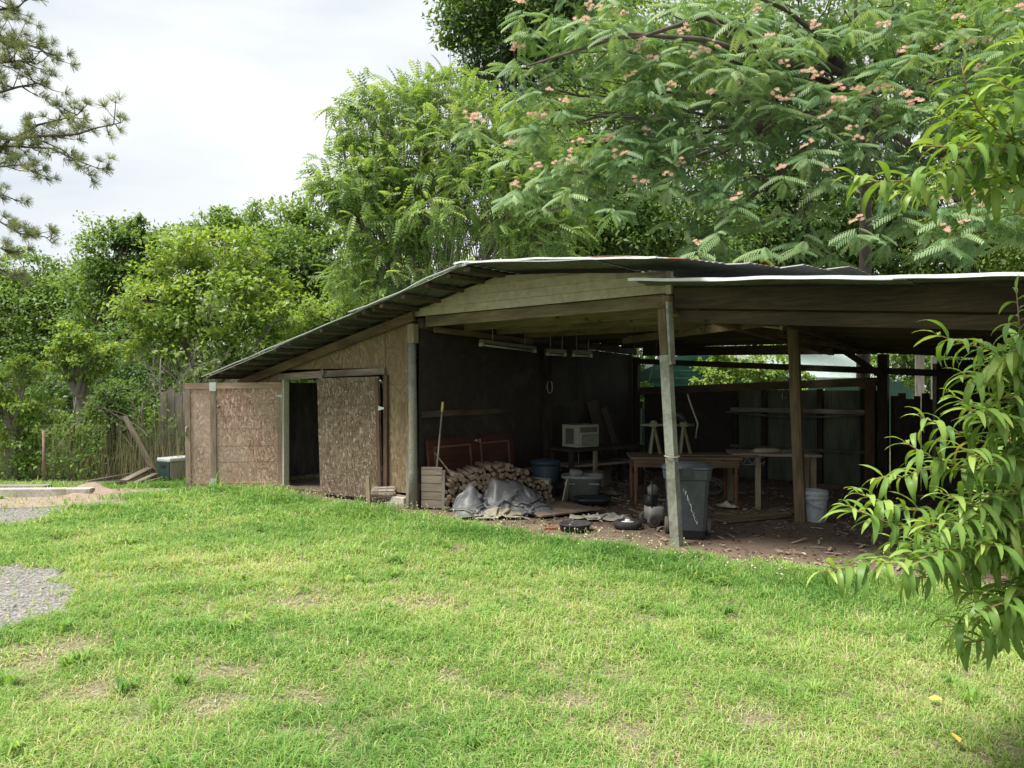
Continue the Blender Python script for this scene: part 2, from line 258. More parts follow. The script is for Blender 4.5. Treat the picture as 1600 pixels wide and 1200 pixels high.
# ------------------------------------------------------------------ object helpers
def tag(o, label=None, cat=None, group=None, kind=None):
    if label: o['label'] = label
    if cat: o['category'] = cat
    if group: o['group'] = group
    if kind: o['kind'] = kind
    return o
def thing(name, label, cat, loc=(0, 0, 0), rotz=0, group=None, rot=None):
    o = bpy.data.objects.new(name, None); C.objects.link(o); o.empty_display_size = 0.1
    o.location = loc; o.rotation_euler = rot or (0, 0, rotz); return tag(o, label, cat, group)
class MB:
    def __init__(s): s.v = []; s.f = []; s.m = []; s.cur = 0
    def add(s, vs, fs):
        k = len(s.v); s.v += [tuple(p) for p in vs]; s.f += [tuple(i+k for i in f) for f in fs]; s.m += [s.cur]*len(fs); return s
    def box(s, c, d, rot=None):
        M = rot.to_matrix() if rot else Matrix.Identity(3); c = Vector(c)
        vs = [c + M @ Vector((x*d[0]/2, y*d[1]/2, z*d[2]/2)) for x in (-1, 1) for y in (-1, 1) for z in (-1, 1)]
        return s.add(vs, [(0, 1, 3, 2), (4, 6, 7, 5), (0, 4, 5, 1), (2, 3, 7, 6), (0, 2, 6, 4), (1, 5, 7, 3)])
    def bb(s, x0, x1, y0, y1, z0, z1): return s.box(((x0+x1)/2, (y0+y1)/2, (z0+z1)/2), (abs(x1-x0), abs(y1-y0), abs(z1-z0)))
    def beam(s, p, q, w, h, up=(0, 0, 1)):
        p = Vector(p); q = Vector(q); d = (q-p).normalized(); r = d.cross(Vector(up))
        if r.length < 1e-4: r = d.cross(Vector((0, 1, 0)))
        r.normalize(); u = r.cross(d)
        vs = [e + r*x*w/2 + u*y*h/2 for e in (p, q) for x, y in ((-1, -1), (1, -1), (1, 1), (-1, 1))]
        return s.add(vs, [(3, 2, 1, 0), (4, 5, 6, 7), (0, 1, 5, 4), (1, 2, 6, 5), (2, 3, 7, 6), (3, 0, 4, 7)])
    def tube(s, pts, rad, seg=8, cap=True):
        pts = [Vector(p) for p in pts]
        if not hasattr(rad, '__len__'): rad = [rad]*len(pts)
        vs = []; fs = []; prev = None
        for i, p in enumerate(pts):
            d = (pts[min(i+1, len(pts)-1)] - pts[max(i-1, 0)]); d = d.normalized() if d.length > 1e-9 else Vector((0, 0, 1))
            r = d.cross(Vector((0, 0, 1)) if abs(d.z) < 0.95 else Vector((0, 1, 0))) if prev is None else prev - d*prev.dot(d)
            r.normalize(); prev = r; u = d.cross(r)
            for k in range(seg):
                a = 2*math.pi*k/seg; vs.append(p + (r*math.cos(a)+u*math.sin(a))*rad[i])
        for i in range(len(pts)-1):
            for k in range(seg): fs.append((i*seg+k, i*seg+(k+1) % seg, (i+1)*seg+(k+1) % seg, (i+1)*seg+k))
        if cap: fs.append(tuple(range(seg))[::-1]); fs.append(tuple((len(pts)-1)*seg+k for k in range(seg)))
        return s.add(vs, fs)
    def loft(s, secs, n=24, p=4, cap0=True, cap1=True):
        # sections: (cx, cy, z, half x, half y); superellipse outline, exponent p (2 = round, 6 = boxy)
        vs = []; fs = []
        for cx, cy, z, hx, hy in secs:
            for k in range(n):
                a = 2*math.pi*k/n + 1e-3; c, q = math.cos(a), math.sin(a)
                rr = (abs(c)**p+abs(q)**p)**(-1/p); vs.append((cx+hx*c*rr, cy+hy*q*rr, z))
        for i in range(len(secs)-1):
            for k in range(n): fs.append((i*n+k, i*n+(k+1) % n, (i+1)*n+(k+1) % n, (i+1)*n+k))
        if cap0: fs.append(tuple(range(n))[::-1])
        if cap1: fs.append(tuple((len(secs)-1)*n+k for k in range(n)))
        return s.add(vs, fs)
    def prism(s, pts, y0, y1):     # polygon in x,z extruded along y
        n = len(pts); vs = [(x, y0, z) for x, z in pts]+[(x, y1, z) for x, z in pts]
        fs = [tuple(range(n)), tuple(range(2*n-1, n-1, -1))]+[(i, i+n, (i+1) % n+n, (i+1) % n) for i in range(n)]
        return s.add(vs, fs)
    def build(s, name, mats, parent=None, smooth=False, bevel=0, loc=None, rot=None, sub=0):
        me = bpy.data.meshes.new(name); me.from_pydata(s.v, [], s.f)
        if not isinstance(mats, (list, tuple)): mats = [mats]
        for m in mats: me.materials.append(m)
        me.polygons.foreach_set('material_index', s.m)
        if smooth: me.polygons.foreach_set('use_smooth', [True]*len(s.f))
        me.update(); o = bpy.data.objects.new(name, me); C.objects.link(o)
        if parent: o.parent = parent
        if loc is not None: o.location = loc
        if rot is not None: o.rotation_euler = rot
        if bevel:
            b = o.modifiers.new('bevel', 'BEVEL'); b.width = bevel; b.segments = 2; b.limit_method = 'ANGLE'; b.angle_limit = R(40)
        if sub:
            q = o.modifiers.new('sub', 'SUBSURF'); q.levels = sub; q.render_levels = sub
        return o
def npmesh(name, V, Fc, mats, parent=None, rnd=None, smooth=False, nper=None):
    """V (n,3), Fc (m,k) all faces k-gons, rnd per-vertex"""
    me = bpy.data.meshes.new(name); V = np.asarray(V, np.float32); Fc = np.asarray(Fc, np.int32)
    me.vertices.add(len(V)); me.vertices.foreach_set('co', V.ravel())
    m, k = Fc.shape; me.loops.add(m*k); me.loops.foreach_set('vertex_index', Fc.ravel())
    me.polygons.add(m); me.polygons.foreach_set('loop_start', np.arange(0, m*k, k, dtype=np.int32))
    me.polygons.foreach_set('loop_total', np.full(m, k, dtype=np.int32))
    if smooth: me.polygons.foreach_set('use_smooth', np.ones(m, dtype=bool))
    if not isinstance(mats, (list, tuple)): mats = [mats]
    for q in mats: me.materials.append(q)
    me.update(calc_edges=True)
    if rnd is not None:
        a = me.attributes.new('rnd', 'FLOAT', 'POINT'); a.data.foreach_set('value', np.asarray(rnd, np.float32))
    o = bpy.data.objects.new(name, me); C.objects.link(o)
    if parent: o.parent = parent
    return o
def frames(dirs, ups):
    """rotation matrices whose columns are (right, dir, up)"""
    d = dirs/np.linalg.norm(dirs, axis=1, keepdims=True)
    r = np.cross(d, ups); r /= np.linalg.norm(r, axis=1, keepdims=True)+1e-9
    u = np.cross(r, d); return np.stack([r, d, u], axis=2)
def scatter(bv, bf, pos, rot, sc):
    bv = np.asarray(bv, float); bf = np.asarray(bf, int); n = len(pos)
    V = np.einsum('nij,kj->nki', rot, bv)*np.asarray(sc).reshape(-1, 1, 1)+pos[:, None, :]
    Fc = bf[None]+(np.arange(n)*len(bv))[:, None, None]
    return V.reshape(-1, 3), Fc.reshape(-1, bf.shape[1])
def unit(n):
    v = rng.normal(size=(n, 3)); return v/np.linalg.norm(v, axis=1, keepdims=True)
# a plain leaf: folded diamond, length 1 along +Y, quads
LEAF_V = [(0, 0, 0), (0.27, 0.42, 0.07), (0, 1, -0.10), (-0.27, 0.42, 0.07), (0, .45, -0.02)]
LEAF_F = [(0, 1, 4, 3), (4, 1, 2, 3)]
def frond_pinnate(pairs=6, droop=0.30, lw=0.125, ll=0.27):
    vs = []; fs = []
    def leaf(p, d, L, W):
        d = Vector(d).normalized(); r = d.cross(Vector((0, 0, 1))).normalized(); k = len(vs); p = Vector(p)
        vs.extend([p, p+d*L*.45+r*W, p+d*L-Vector((0, 0, L*.25)), p+d*L*.45-r*W]); fs.append((k, k+1, k+2, k+3))
    for i in range(pairs):
        t = (i+1.2)/(pairs+.5); p = Vector((0, t, -droop*t*t)); s = 1-0.35*abs(t-0.5)
        for sx in (-1, 1): leaf(p, (sx, 0.55, -0.25), ll*s, lw*s*.5)
    leaf((0, 1, -droop), (0, 1, -.5), ll, lw*.5)
    k = len(vs); vs.extend([Vector((-.008, 0, 0)), Vector((.008, 0, 0)), Vector((.005, 1, -droop)), Vector((-.005, 1, -droop))]); fs.append((k, k+1, k+2, k+3))
    return [tuple(v) for v in vs], fs
def frond_bipinnate(pairs=10):
    vs = []; fs = []
    for i in range(pairs):
        t = (i+1)/pairs; p = Vector((0, t*.95, -0.28*t*t)); s = 0.30*(1-0.5*abs(t-0.45))
        for sx in (-1, 1):
            d = Vector((sx, 0.75, -0.12)).normalized(); r = d.cross(Vector((0, 0, 1))).normalized(); W = 0.032; k = len(vs)
            q = [p+d*s*x+Vector((0, 0, -s*.45*x*x)) for x in (0.05, .5, 1)]
            vs.extend([q[0]-r*W*.7, q[0]+r*W*.7, q[1]+r*W, q[1]-r*W, q[2]+r*W*.45, q[2]-r*W*.45])
            fs.extend([(k, k+1, k+2, k+3), (k+3, k+2, k+4, k+5)])
    k = len(vs); vs.extend([Vector((-.008, 0, 0)), Vector((.008, 0, 0)), Vector((.005, 1, -.28)), Vector((-.005, 1, -.28))]); fs.append((k, k+1, k+2, k+3))
    return [tuple(v) for v in vs], fs
FP = frond_pinnate(); FB = frond_bipinnate()

def wiggle(p, q, n, amp, rnd=random):
    p = Vector(p); q = Vector(q); L = (q-p).length; pts = []
    o = Vector((rnd.uniform(-1, 1), rnd.uniform(-1, 1), rnd.uniform(-.6, .6)))*L*amp
    for i in range(n+1):
        t = i/n; pts.append(p.lerp(q, t)+o*math.sin(math.pi*t)+Vector((rnd.gauss(0, 1), rnd.gauss(0, 1), rnd.gauss(0, 1)))*L*amp*.12*(0 < i < n))
    return pts
def tree(name, label, cat, base, lobes, count, size, leaf='plain', mat=None, tmat=None, trunk_r=0.14, group=None, clump=0.34, twigs=6, lean=None, fork=0.45, light_top=True):
    """lobes: (x,y,z,radius) spheres of the crown; leaves sit in clumps spread through their outer shells"""
    tmat = tmat or TRUNK; root = thing(name, label, cat, base, 0, group); B = Vector(base)
    L = [(Vector(l[:3])-B, l[3]) for l in lobes]; cen = sum((l[0] for l in L), Vector())/len(L)
    fk = Vector((cen.x*0.5, cen.y*0.5, max(0.8, min(l[0].z-l[1] for l in L)*fork+0.6))) if lean is None else Vector(lean)-B
    mb = MB(); tp = wiggle((0, 0, -0.05), fk, 5, 0.05); tp = [Vector((0, 0, -0.1))]+tp[1:]
    mb.tube(tp, [trunk_r*(1.25-0.5*i/5) for i in range(6)], 10)
    pos = []; dirs = []; ups = []; rr = []
    vol = sum(r**2 for _, r in L)
    for c, r in L:
        bp = wiggle(fk, c, 6, 0.10); mb.tube(bp, [trunk_r*(0.62-0.5*i/6) for i in range(7)], 7)
        n = max(8, int(count*r**2/vol)); k = max(5, int(n/(55 if leaf == 'plain' else 7)))
        dv = unit(k); dv[:, 2] = dv[:, 2]*0.85+0.12; rad = r*rng.uniform(0.35, 1.05, k)**0.6*(np.where(rng.uniform(0, 1, k) < .16, rng.uniform(1.0, 1.35, k), 1) if leaf == 'pin' else np.where(rng.uniform(0, 1, k) < .2, rng.uniform(1.0, 1.22, k), 1))
        cl = np.array(c)[None]+dv*rad[:, None]; bright = rng.uniform(-.18, .18, k)
        for j in range(min(k, twigs+int(k*.25))):
            tpnt = Vector(cl[j]); st = bp[random.randint(3, 6)]; mb.tube(wiggle(st, tpnt, 3, .12), [trunk_r*.14, trunk_r*.1, trunk_r*.07, trunk_r*.03], 4, cap=False)
        ci = rng.integers(0, k, n); off = rng.normal(size=(n, 3))*(clump*min(r, 1.4)*(0.50 if leaf != 'plain' else .38)); off[:, 2] *= 0.6
        p = cl[ci]+off; pos.append(p)
        outw = p-np.array(c)[None]; outw /= np.linalg.norm(outw, axis=1, keepdims=True)+1e-6
        d = outw*0.7+unit(n)*0.8; d[:, 2] -= 0.35; dirs.append(d)
        if leaf == 'bip': d[:, 2] = d[:, 2]*.35-.08
        ups.append(outw*0.4+unit(n)*(0.5 if leaf != 'bip' else .22)+np.array([0, 0, 0.9])); rr.append(np.clip(rng.uniform(0.1, .8, n)+bright[ci], 0, 1))
    pos = np.concatenate(pos); dirs = np.concatenate(dirs); ups = np.concatenate(ups); rr = np.concatenate(rr)
    bv, bf = {'plain': (LEAF_V, LEAF_F), 'pin': FP, 'bip': FB}[leaf]
    V, Fc = scatter(bv, bf, pos, frames(dirs, ups), size*rng.uniform(.7, 1.3, len(pos)))
    mb.build('trunk', tmat, root, smooth=True); npmesh('crown', V, Fc, mat or G1, root, np.repeat(rr, len(bv)))
    return root

# ------------------------------------------------------------------ the setting: ground sheets
def sheet(name, outline, z, mat, sub=None, kind='structure', jitter=0.0, cell=None):
    mb = MB(); mb.add([(x, y, z) for x, y in outline], [tuple(range(len(outline)))]); o = mb.build(name, mat); tag(o, kind=kind); return o
def hfield(name, x0, x1, y0, y1, step, fn, mat):
    xs = np.arange(x0, x1+1e-6, step); ys = np.arange(y0, y1+1e-6, step); X, Y = np.meshgrid(xs, ys)
    Z = np.vectorize(fn)(X, Y); V = np.stack([X.ravel(), Y.ravel(), Z.ravel()], 1); nx, ny = len(xs), len(ys)
    i = np.arange(nx*ny).reshape(ny, nx); Fc = np.stack([i[:-1, :-1], i[:-1, 1:], i[1:, 1:], i[1:, :-1]], -1).reshape(-1, 4)
    o = npmesh(name, V, Fc, mat, smooth=True); return o
def nz2(x, y, s=1.0, o=0.0): return noise.noise(Vector((x*s+o, y*s-o, o*.37)))
big = sheet('ground', [(-250, -60), (250, -60), (250, 300), (-250, 300)], -0.006, MATS['forest_floor'])
lawn = sheet('lawn', [(-14, -6), (14, -6), (14, 12.4), (-14, 12.4)], 0.0, MATS['lawn_soil'])
def blob(pts, k=4, amp=0.06, o=0.0):
    res = []
    n = len(pts)
    for i in range(n):
        p, q = Vector(pts[i]), Vector(pts[(i+1) % n])
        for j in range(k):
            r = p.lerp(q, j/k); res.append((r.x+amp*nz2(r.x, r.y, 3, o)*2, r.y+amp*nz2(r.x, r.y, 3, o+9)*2))
    return res
dirt_loc = [(-3.2, -.10), (-2.2, -.28), (-1.2, -.42), (-.2, -.36), (.8, -.34), (1.8, -.42), (2.8, -.48), (3.8, -.38), (4.8, -.14), (6, .1), (8.2, .3), (8.2, 6.2), (-3.2, 6.2)]
dirt_w = [tuple(loc2w(a, b).xy) for a, b in dirt_loc]
dirt = sheet('dirt_floor', blob(dirt_w, 6, .07), 0.006, MATS['shed_dirt'])
asph_pts = [gr(-260, 870).xy, gr(40, 880).xy, gr(96, 893).xy, gr(112, 915).xy, gr(104, 935).xy, gr(130, 950).xy, gr(70, 968).xy, gr(10, 990).xy, gr(-260, 1010).xy]
asph = sheet('gravel_patch', blob([tuple(p) for p in asph_pts], 6, .09, 3), 0.006, MATS['grey_gravel'])
track_pts = [gr(-200, 779).xy, gr(60, 782).xy, gr(215, 783).xy, gr(205, 790).xy, gr(100, 800).xy, gr(70, 815).xy, gr(0, 822).xy, gr(-250, 832).xy]
track = sheet('gravel_track', blob([tuple(p) for p in track_pts], 4, .06, 5), 0.006, MATS['grey_gravel'])
clay_pts = [gr(-200, 768).xy, gr(60, 766).xy, gr(170, 764).xy, gr(290, 764).xy, gr(200, 776).xy, gr(180, 784).xy, gr(60, 794).xy, gr(-220, 800).xy]
clay = sheet('clay_strip', blob([tuple(p) for p in clay_pts], 4, .06, 7), 0.011, MATS['red_clay'])
mc = gr(138, 774)
mound = hfield('dirt_mound', mc.x-.8, mc.x+.8, mc.y-.45, mc.y+.5, .05, lambda x, y: max(-0.02, .17*math.exp(-((x-mc.x)/.38)**2-((y-mc.y)/.25)**2)*(1+.3*nz2(x, y, 5))-.005), MATS['red_clay'])
tag(mound, kind='structure')
inner_a = lambda x, y: w2loc((x, y, 0))
def in_poly(px, py, poly):
    r = np.zeros(len(px), bool); n = len(poly); j = n-1
    for i in range(n):
        xi, yi = poly[i]; xj, yj = poly[j]
        c = ((yi > py) != (yj > py)) & (px < (xj-xi)*(py-yi)/(yj-yi+1e-12)+xi); r ^= c; j = i
    return r
def vnoise(x, y, s, seed=0):
    """cheap smooth value noise"""
    g = np.random.default_rng(seed).uniform(0, 1, (64, 64)); X = x*s; Y = y*s; xi = np.floor(X).astype(int); yi = np.floor(Y).astype(int)
    fx = X-xi; fy = Y-yi; fx = fx*fx*(3-2*fx); fy = fy*fy*(3-2*fy); q = lambda a, b: g[a % 64, b % 64]
    return (q(xi, yi)*(1-fx)+q(xi+1, yi)*fx)*(1-fy)+(q(xi, yi+1)*(1-fx)+q(xi+1, yi+1)*fx)*fy
def fbm(x, y, s, seed=0): return .5*vnoise(x, y, s, seed)+.3*vnoise(x, y, s*2.3, seed+1)+.2*vnoise(x, y, s*5.1, seed+2)
BARE = [(gr(485, 935), .34, .17), (gr(655, 943), .32, .10), (gr(712, 858), .14, .14), (gr(345, 1050), .30, .12), (gr(85, 1020), .34, .2), (gr(375, 968), .16, .08), (gr(330, 1105), .2, .1), (gr(700, 1060), .12, .05), (gr(150, 1080), .22, .1), (gr(640, 893), .2, .05), (gr(1180, 1125), .15, .06), (gr(910, 1100), .16, .06), (gr(480, 1090), .2, .07)]
def grass():
    # (near, far, blades per m2, width, length)
    bands = [(2.6, 4.2, 10500, .0042, .050), (4.2, 6.2, 7000, .0056, .058), (6.2, 8.5, 4600, .0074, .066), (8.5, 12.6, 2700, .0100, .075)]
    P = []; W = []; H = []
    for y0, y1, dn, wd, ln in bands:
        hw = 0.78*y1+1.7; n = int((y1-y0)*2*hw*dn); x = rng.uniform(-hw, hw, n); y = rng.uniform(y0, y1, n)
        k = np.abs(x) < 0.74*y+1.5; x, y = x[k], y[k]
        P.append(np.stack([x, y], 1)); W.append(np.full(len(x), wd)); H.append(np.full(len(x), ln))
    P = np.concatenate(P); W = np.concatenate(W); H = np.concatenate(H); x, y = P[:, 0], P[:, 1]
    # clumping: pull blades together into small tufts
    tuft = fbm(x, y, 5.5, 11); patch = fbm(x, y, 0.9, 21); fine = vnoise(x, y, 14, 31)
    keep = rng.uniform(0, 1, len(x)) < np.clip(.40+2.4*(tuft-.30)+0.6*(fine-.4), .14, 1)
    edge = .06*(fbm(x, y, 5, 77)-.5)*4; edge2 = (fbm(x, y, 2.6, 78)-.5)*.75
    dl = [(a, b-.03) for a, b in dirt_loc]; dw = [tuple(loc2w(a, b).xy) for a, b in dl]
    ind = in_poly(x+edge, y+edge, dw); keep &= ~ind | (rng.uniform(0, 1, len(x)) < .0)
    ia = in_poly(x+edge2, y+edge2, [tuple(p) for p in asph_pts]); keep &= ~ia | (rng.uniform(0, 1, len(x)) < .02+.5*(fbm(x, y, 3, 44) > .66))
    it = in_poly(x+edge, y+edge, [tuple(p) for p in track_pts]) | in_poly(x+edge, y+edge, [tuple(p) for p in clay_pts]); keep &= ~it | (rng.uniform(0, 1, len(x)) < .04+.35*(fbm(x, y, 2, 45) > .62))
    bare = np.zeros(len(x))
    for c, rx, ry in BARE:
        d = ((x-c.x)/rx)**2+((y-c.y)/(ry*2.2))**2; bare = np.maximum(bare, np.exp(-d*1.6)*(.35+1.1*fbm(x, y, 9, 5)))
    dry = fbm(x, y, 1.6, 51)+.28*np.clip((6-y)/3, 0, 1)*(x < 1.5)
    bare = np.maximum(bare, np.clip((dry-.84)*4, 0, .5)*(fine*1.3))
    keep &= rng.uniform(0, 1, len(x)) > bare*.97
    keep &= (y < 12.5) & ~((x > -7.2) & (x < -4.9) & (y > 11.75+.3*(x+6.0)) & (rng.uniform(0, 1, len(x)) < .85)) & ~((x < -6) & (y > 12.0))
    P, W, H, tuft, patch, dry, bare, fine = P[keep], W[keep], H[keep], tuft[keep], patch[keep], dry[keep], bare[keep], fine[keep]
    n = len(P); x, y = P[:, 0], P[:, 1]
    la = (x-O.x)*DA.x+(y-O.y)*DA.y; lb = (x-O.x)*DB.x+(y-O.y)*DB.y
    tall = np.clip(1-np.abs(lb+.75)/.6, 0, 1)*(la > -3.5)*.5+np.clip((y-8)/3, 0, 1)*.3*(x < -1)
    h = H*rng.uniform(.55, 1.35, n)*(.40+1.25*tuft)*(1+1.2*np.clip(fbm(x, y, 2.1, 66)-.55, 0, 1)*2)*(1+tall)*(1-.5*bare)
    h *= np.where(rng.uniform(0, 1, n) < .03, 1.7, 1)
    az = rng.uniform(0, 2*np.pi, n); lean = rng.uniform(.35, 1.7, n)
    d = np.stack([np.cos(az), np.sin(az)], 1); s = np.stack([-np.sin(az), np.cos(az)], 1)
    b0 = np.column_stack([P, np.full(n, -.002)])
    mid = b0+np.column_stack([d*(h*lean*.40)[:, None], h*np.clip(.62-.10*lean, .3, 1)]); tip = b0+np.column_stack([d*(h*lean)[:, None], h*np.clip(.92-.42*lean, .18, 1)])
    S = np.column_stack([s*(W/2)[:, None], np.zeros(n)])
    V = np.stack([b0-S, b0+S, mid+S*.85, mid-S*.85, tip+S*.12, tip-S*.12], 1).reshape(-1, 3)
    i = np.arange(n)[:, None]*6; Fc = np.concatenate([i+np.array([[0, 1, 2, 3]]), i+np.array([[3, 2, 4, 5]])]).reshape(-1, 4)
    r = .42+.55*(patch-.5)*1.6-.5*np.clip(fbm(x, y, 2.1, 66)-.55, 0, 1)+rng.normal(0, .14, n)+.15*(fine-.5)
    r += np.where(rng.uniform(0, 1, n) < .10+.35*np.clip(dry-.5, 0, 1)+.5*bare, rng.uniform(.3, .65, n), 0)-.38*np.clip(tall, 0, 1)  # taller eave strip is darker green, with its shade put into the tint
    r = np.clip(r, 0.02, 1)
    o = npmesh('lawn_grass', V, Fc, GRASSM, rnd=np.repeat(r, 6)); tag(o, 'short patchy green lawn grass with yellowed blades in front of the shed', 'grass', kind='stuff')
    # taller coarse tufts
    q = 420; cx = rng.uniform(-7.5, 6, q); cy = rng.uniform(3.0, 10.5, q); k = (np.abs(cx) < .72*cy) & ~in_poly(cx, cy, dw) & ~in_poly(cx, cy, [tuple(p) for p in asph_pts]) & ~in_poly(cx, cy, [tuple(p) for p in track_pts]) & (fbm(cx, cy, .8, 13) > .42); cx, cy = cx[k], cy[k]
    nb = 26; q = len(cx); az = rng.uniform(0, 6.28, (q, nb)); rr0 = rng.uniform(0, .03, (q, nb)); hh = rng.uniform(.06, .13, (q, 1))*rng.uniform(.6, 1.1, (q, nb)); le = rng.uniform(.3, 1.3, (q, nb))
    X0 = (cx[:, None]+np.cos(az)*rr0).ravel(); Y0 = (cy[:, None]+np.sin(az)*rr0).ravel(); az = az.ravel(); hh = hh.ravel(); le = le.ravel(); m = len(X0); wv = .0028+.0006*Y0
    p = np.column_stack([X0, Y0, 0*X0]); dd = np.column_stack([np.cos(az), np.sin(az), 0*az]); ss = np.column_stack([-np.sin(az), np.cos(az), 0*az])*wv[:, None]; zz = np.array([0, 0, 1.])
    md = p+dd*(hh*le*.35)[:, None]+zz*(hh*.65)[:, None]; tp_ = p+dd*(hh*le)[:, None]+zz*(hh*np.clip(.95-.4*le, .3, 1))[:, None]
    V = np.stack([p-ss, p+ss, md+ss*.85, md-ss*.85, tp_+ss*.1, tp_-ss*.1], 1).reshape(-1, 3); i = np.arange(m)[:, None]*6; Fc = np.concatenate([i+np.array([[0, 1, 2, 3]]), i+np.array([[3, 2, 4, 5]])]).reshape(-1, 4)
    o = npmesh('grass_tufts', V, Fc, GRASSM, rnd=np.repeat(np.clip(np.repeat(rng.uniform(.1, .6, q), nb)+rng.normal(0, .08, m), 0, 1), 6)); tag(o, 'taller coarse tufts standing out of the lawn', 'grass tufts', kind='stuff')
    # thatch: flat dead blades, thickest on the worn spots
    m = 60000; x = rng.uniform(-8, 8, m); y = rng.uniform(2.7, 11.5, m); bb = np.zeros(m)
    for c, rx, ry in BARE: bb = np.maximum(bb, np.exp(-(((x-c.x)/rx)**2+((y-c.y)/(ry*2.2))**2)*.7))
    k = (np.abs(x) < .74*y+.3) & (rng.uniform(0, 1, m) < .10+.8*bb+.5*np.clip(fbm(x, y, 1.6, 51)-.55, 0, 1)) & ~in_poly(x, y, dw); x, y = x[k], y[k]; m = len(x)
    az = rng.uniform(0, 6.28, m); L = rng.uniform(.02, .06, m); d = np.column_stack([np.cos(az), np.sin(az), rng.normal(0, .12, m)])*L[:, None]; sd_ = np.column_stack([-np.sin(az), np.cos(az), 0*az])*(.0012+.0004*y)[:, None]
    p = np.column_stack([x, y, rng.uniform(.006, .02, m)]); V = np.stack([p-sd_, p+sd_, p+d+sd_*.4, p+d-sd_*.4], 1).reshape(-1, 3)
    o = npmesh('lawn_thatch', V, np.arange(m*4).reshape(-1, 4), leafmat('thatch', [(0, (0.14, 0.095, 0.05)), (.4, (0.36, 0.29, 0.17)), (1, (0.60, 0.53, 0.36))], .1), rnd=np.repeat(rng.uniform(0, 1, m), 4)); tag(o, 'flat dead straw blades lying on the worn spots of the lawn', 'straw', kind='stuff')
    # low broadleaf weeds (clover-like) in patches
    m = 26000; x = rng.uniform(-8, 8, m); y = rng.uniform(2.8, 12, m); k = (np.abs(x) < .74*y+.3) & (fbm(x, y, 1.3, 91) > .60+rng.uniform(-.05, .05, m))
    k &= ~in_poly(x, y, dw) & ~in_poly(x, y, [tuple(p) for p in asph_pts]) & ~in_poly(x, y, [tuple(p) for p in track_pts])
    x, y = x[k], y[k]; n = len(x); p = np.column_stack([x, y, rng.uniform(.01, .045, n)]); dd = unit(n); dd[:, 2] = np.abs(dd[:, 2])*.3
    V, Fc = scatter(LEAF_V, LEAF_F, p, frames(dd, np.tile([0, 0, 1.], (n, 1))+unit(n)*.3), rng.uniform(.018, .036, n))
    o = npmesh('lawn_weeds', V, Fc, WEEDM, rnd=np.repeat(rng.uniform(0, .7, n), 5)); tag(o, 'low clover and broadleaf weeds mixed through the lawn', 'weeds', kind='stuff')
grass()
def seed_heads():
    n = 520; a = rng.uniform(-3.0, 5.2, n); b = -.50+rng.normal(0, .16, n)-.1*(a > 3)
    P = np.array([list(loc2w(x, y)) for x, y in zip(a, b)]); h = rng.uniform(.05, .17, n)
    az = rng.uniform(0, 6.28, n); tip = P+np.column_stack([np.cos(az)*.02, np.sin(az)*.02, h])
    s = np.array([[.0018, 0, 0]]); V = np.stack([P-s, P+s, tip+s, tip-s], 1).reshape(-1, 3); i = np.arange(n)[:, None]*4; Fc = i+np.array([[0, 1, 2, 3]])
    hv, hf = scatter([(-1, 0, 0), (0, -1, 0), (1, 0, 0), (0, 1, 0), (0, 0, 1.3), (0, 0, -1.3)], [(0, 5, 1, 4), (1, 5, 2, 4), (2, 5, 3, 4), (3, 5, 0, 4)], tip, frames(unit(n), unit(n)), rng.uniform(.0055, .010, n))
    V2 = np.concatenate([V, hv]); F2 = np.concatenate([Fc, hf+len(V)]); r = np.concatenate([np.full(len(V), .1), np.repeat(rng.uniform(.3, 1, n), 6)])
    o = npmesh('lawn_seed_heads', V2, F2, SEEDM, rnd=r); tag(o, 'small pale seed heads on stalks along the grass edge', 'seed heads', kind='stuff')
seed_heads()
def litter():
    n = 15000; a = rng.uniform(-3, 8, n); b = rng.uniform(-.4, 5.6, n)**1.0; k = (fbm(a, b, 1.6, 3) > .36+.2*rng.uniform(-1, 1, n)) & ((a > .1) | (b < -.12)); a, b = a[k], b[k]; n = len(a)
    P = np.array([list(loc2w(x, y, .008)) for x, y in zip(a, b)]); P[:, 2] += rng.uniform(0, .014, n); d = unit(n); d[:, 2] *= .25
    V, Fc = scatter(LEAF_V, LEAF_F, P, frames(d, np.tile([0, 0, 1.], (n, 1))+unit(n)*.5), rng.uniform(.02, .065, n))
    o = npmesh('leaf_litter', V, Fc, LITTER, rnd=np.repeat(rng.uniform(0, 1, n)**1.6, 5)); tag(o, 'brown dead leaves and chips strewn over the dirt floor', 'leaf litter', kind='stuff')
    # pebbles and debris on the clay and gravel
    n = 9000; x = rng.uniform(-9.5, -2.6, n); y = rng.uniform(3.8, 12, n); k = in_poly(x+rng.normal(0, .05, n), y+rng.normal(0, .05, n), [tuple(p) for p in asph_pts]) | in_poly(x, y, [tuple(p) for p in clay_pts]) | in_poly(x, y, [tuple(p) for p in track_pts]); x, y = x[k], y[k]; n = len(x)
    cv = [(-1, -1, 0), (1, -1, 0), (1, 1, 0), (-1, 1, 0), (-.6, -.5, .8), (.5, -.6, .7), (.6, .6, .9), (-.5, .6, .7)]; cf = [(4, 5, 6, 7), (0, 1, 5, 4), (1, 2, 6, 5), (2, 3, 7, 6), (3, 0, 4, 7)]
    az = rng.uniform(0, 6.28, n); V, Fc = scatter(cv, cf, np.column_stack([x, y, np.full(n, .01)]), frames(np.column_stack([np.cos(az), np.sin(az), 0*az]), np.tile([0, 0, 1.], (n, 1))), rng.uniform(.004, .008, n)*rng.choice([1, 1, 1.5, 2.2], n))
    o = npmesh('gravel_stones', V, Fc, surf('stones_grey', (0.16, 0.15, 0.135), (0.36, 0.34, 0.31), 30, .9)); tag(o, 'loose stones over the clay strip and gravel at left', 'stones', kind='stuff')
litter()

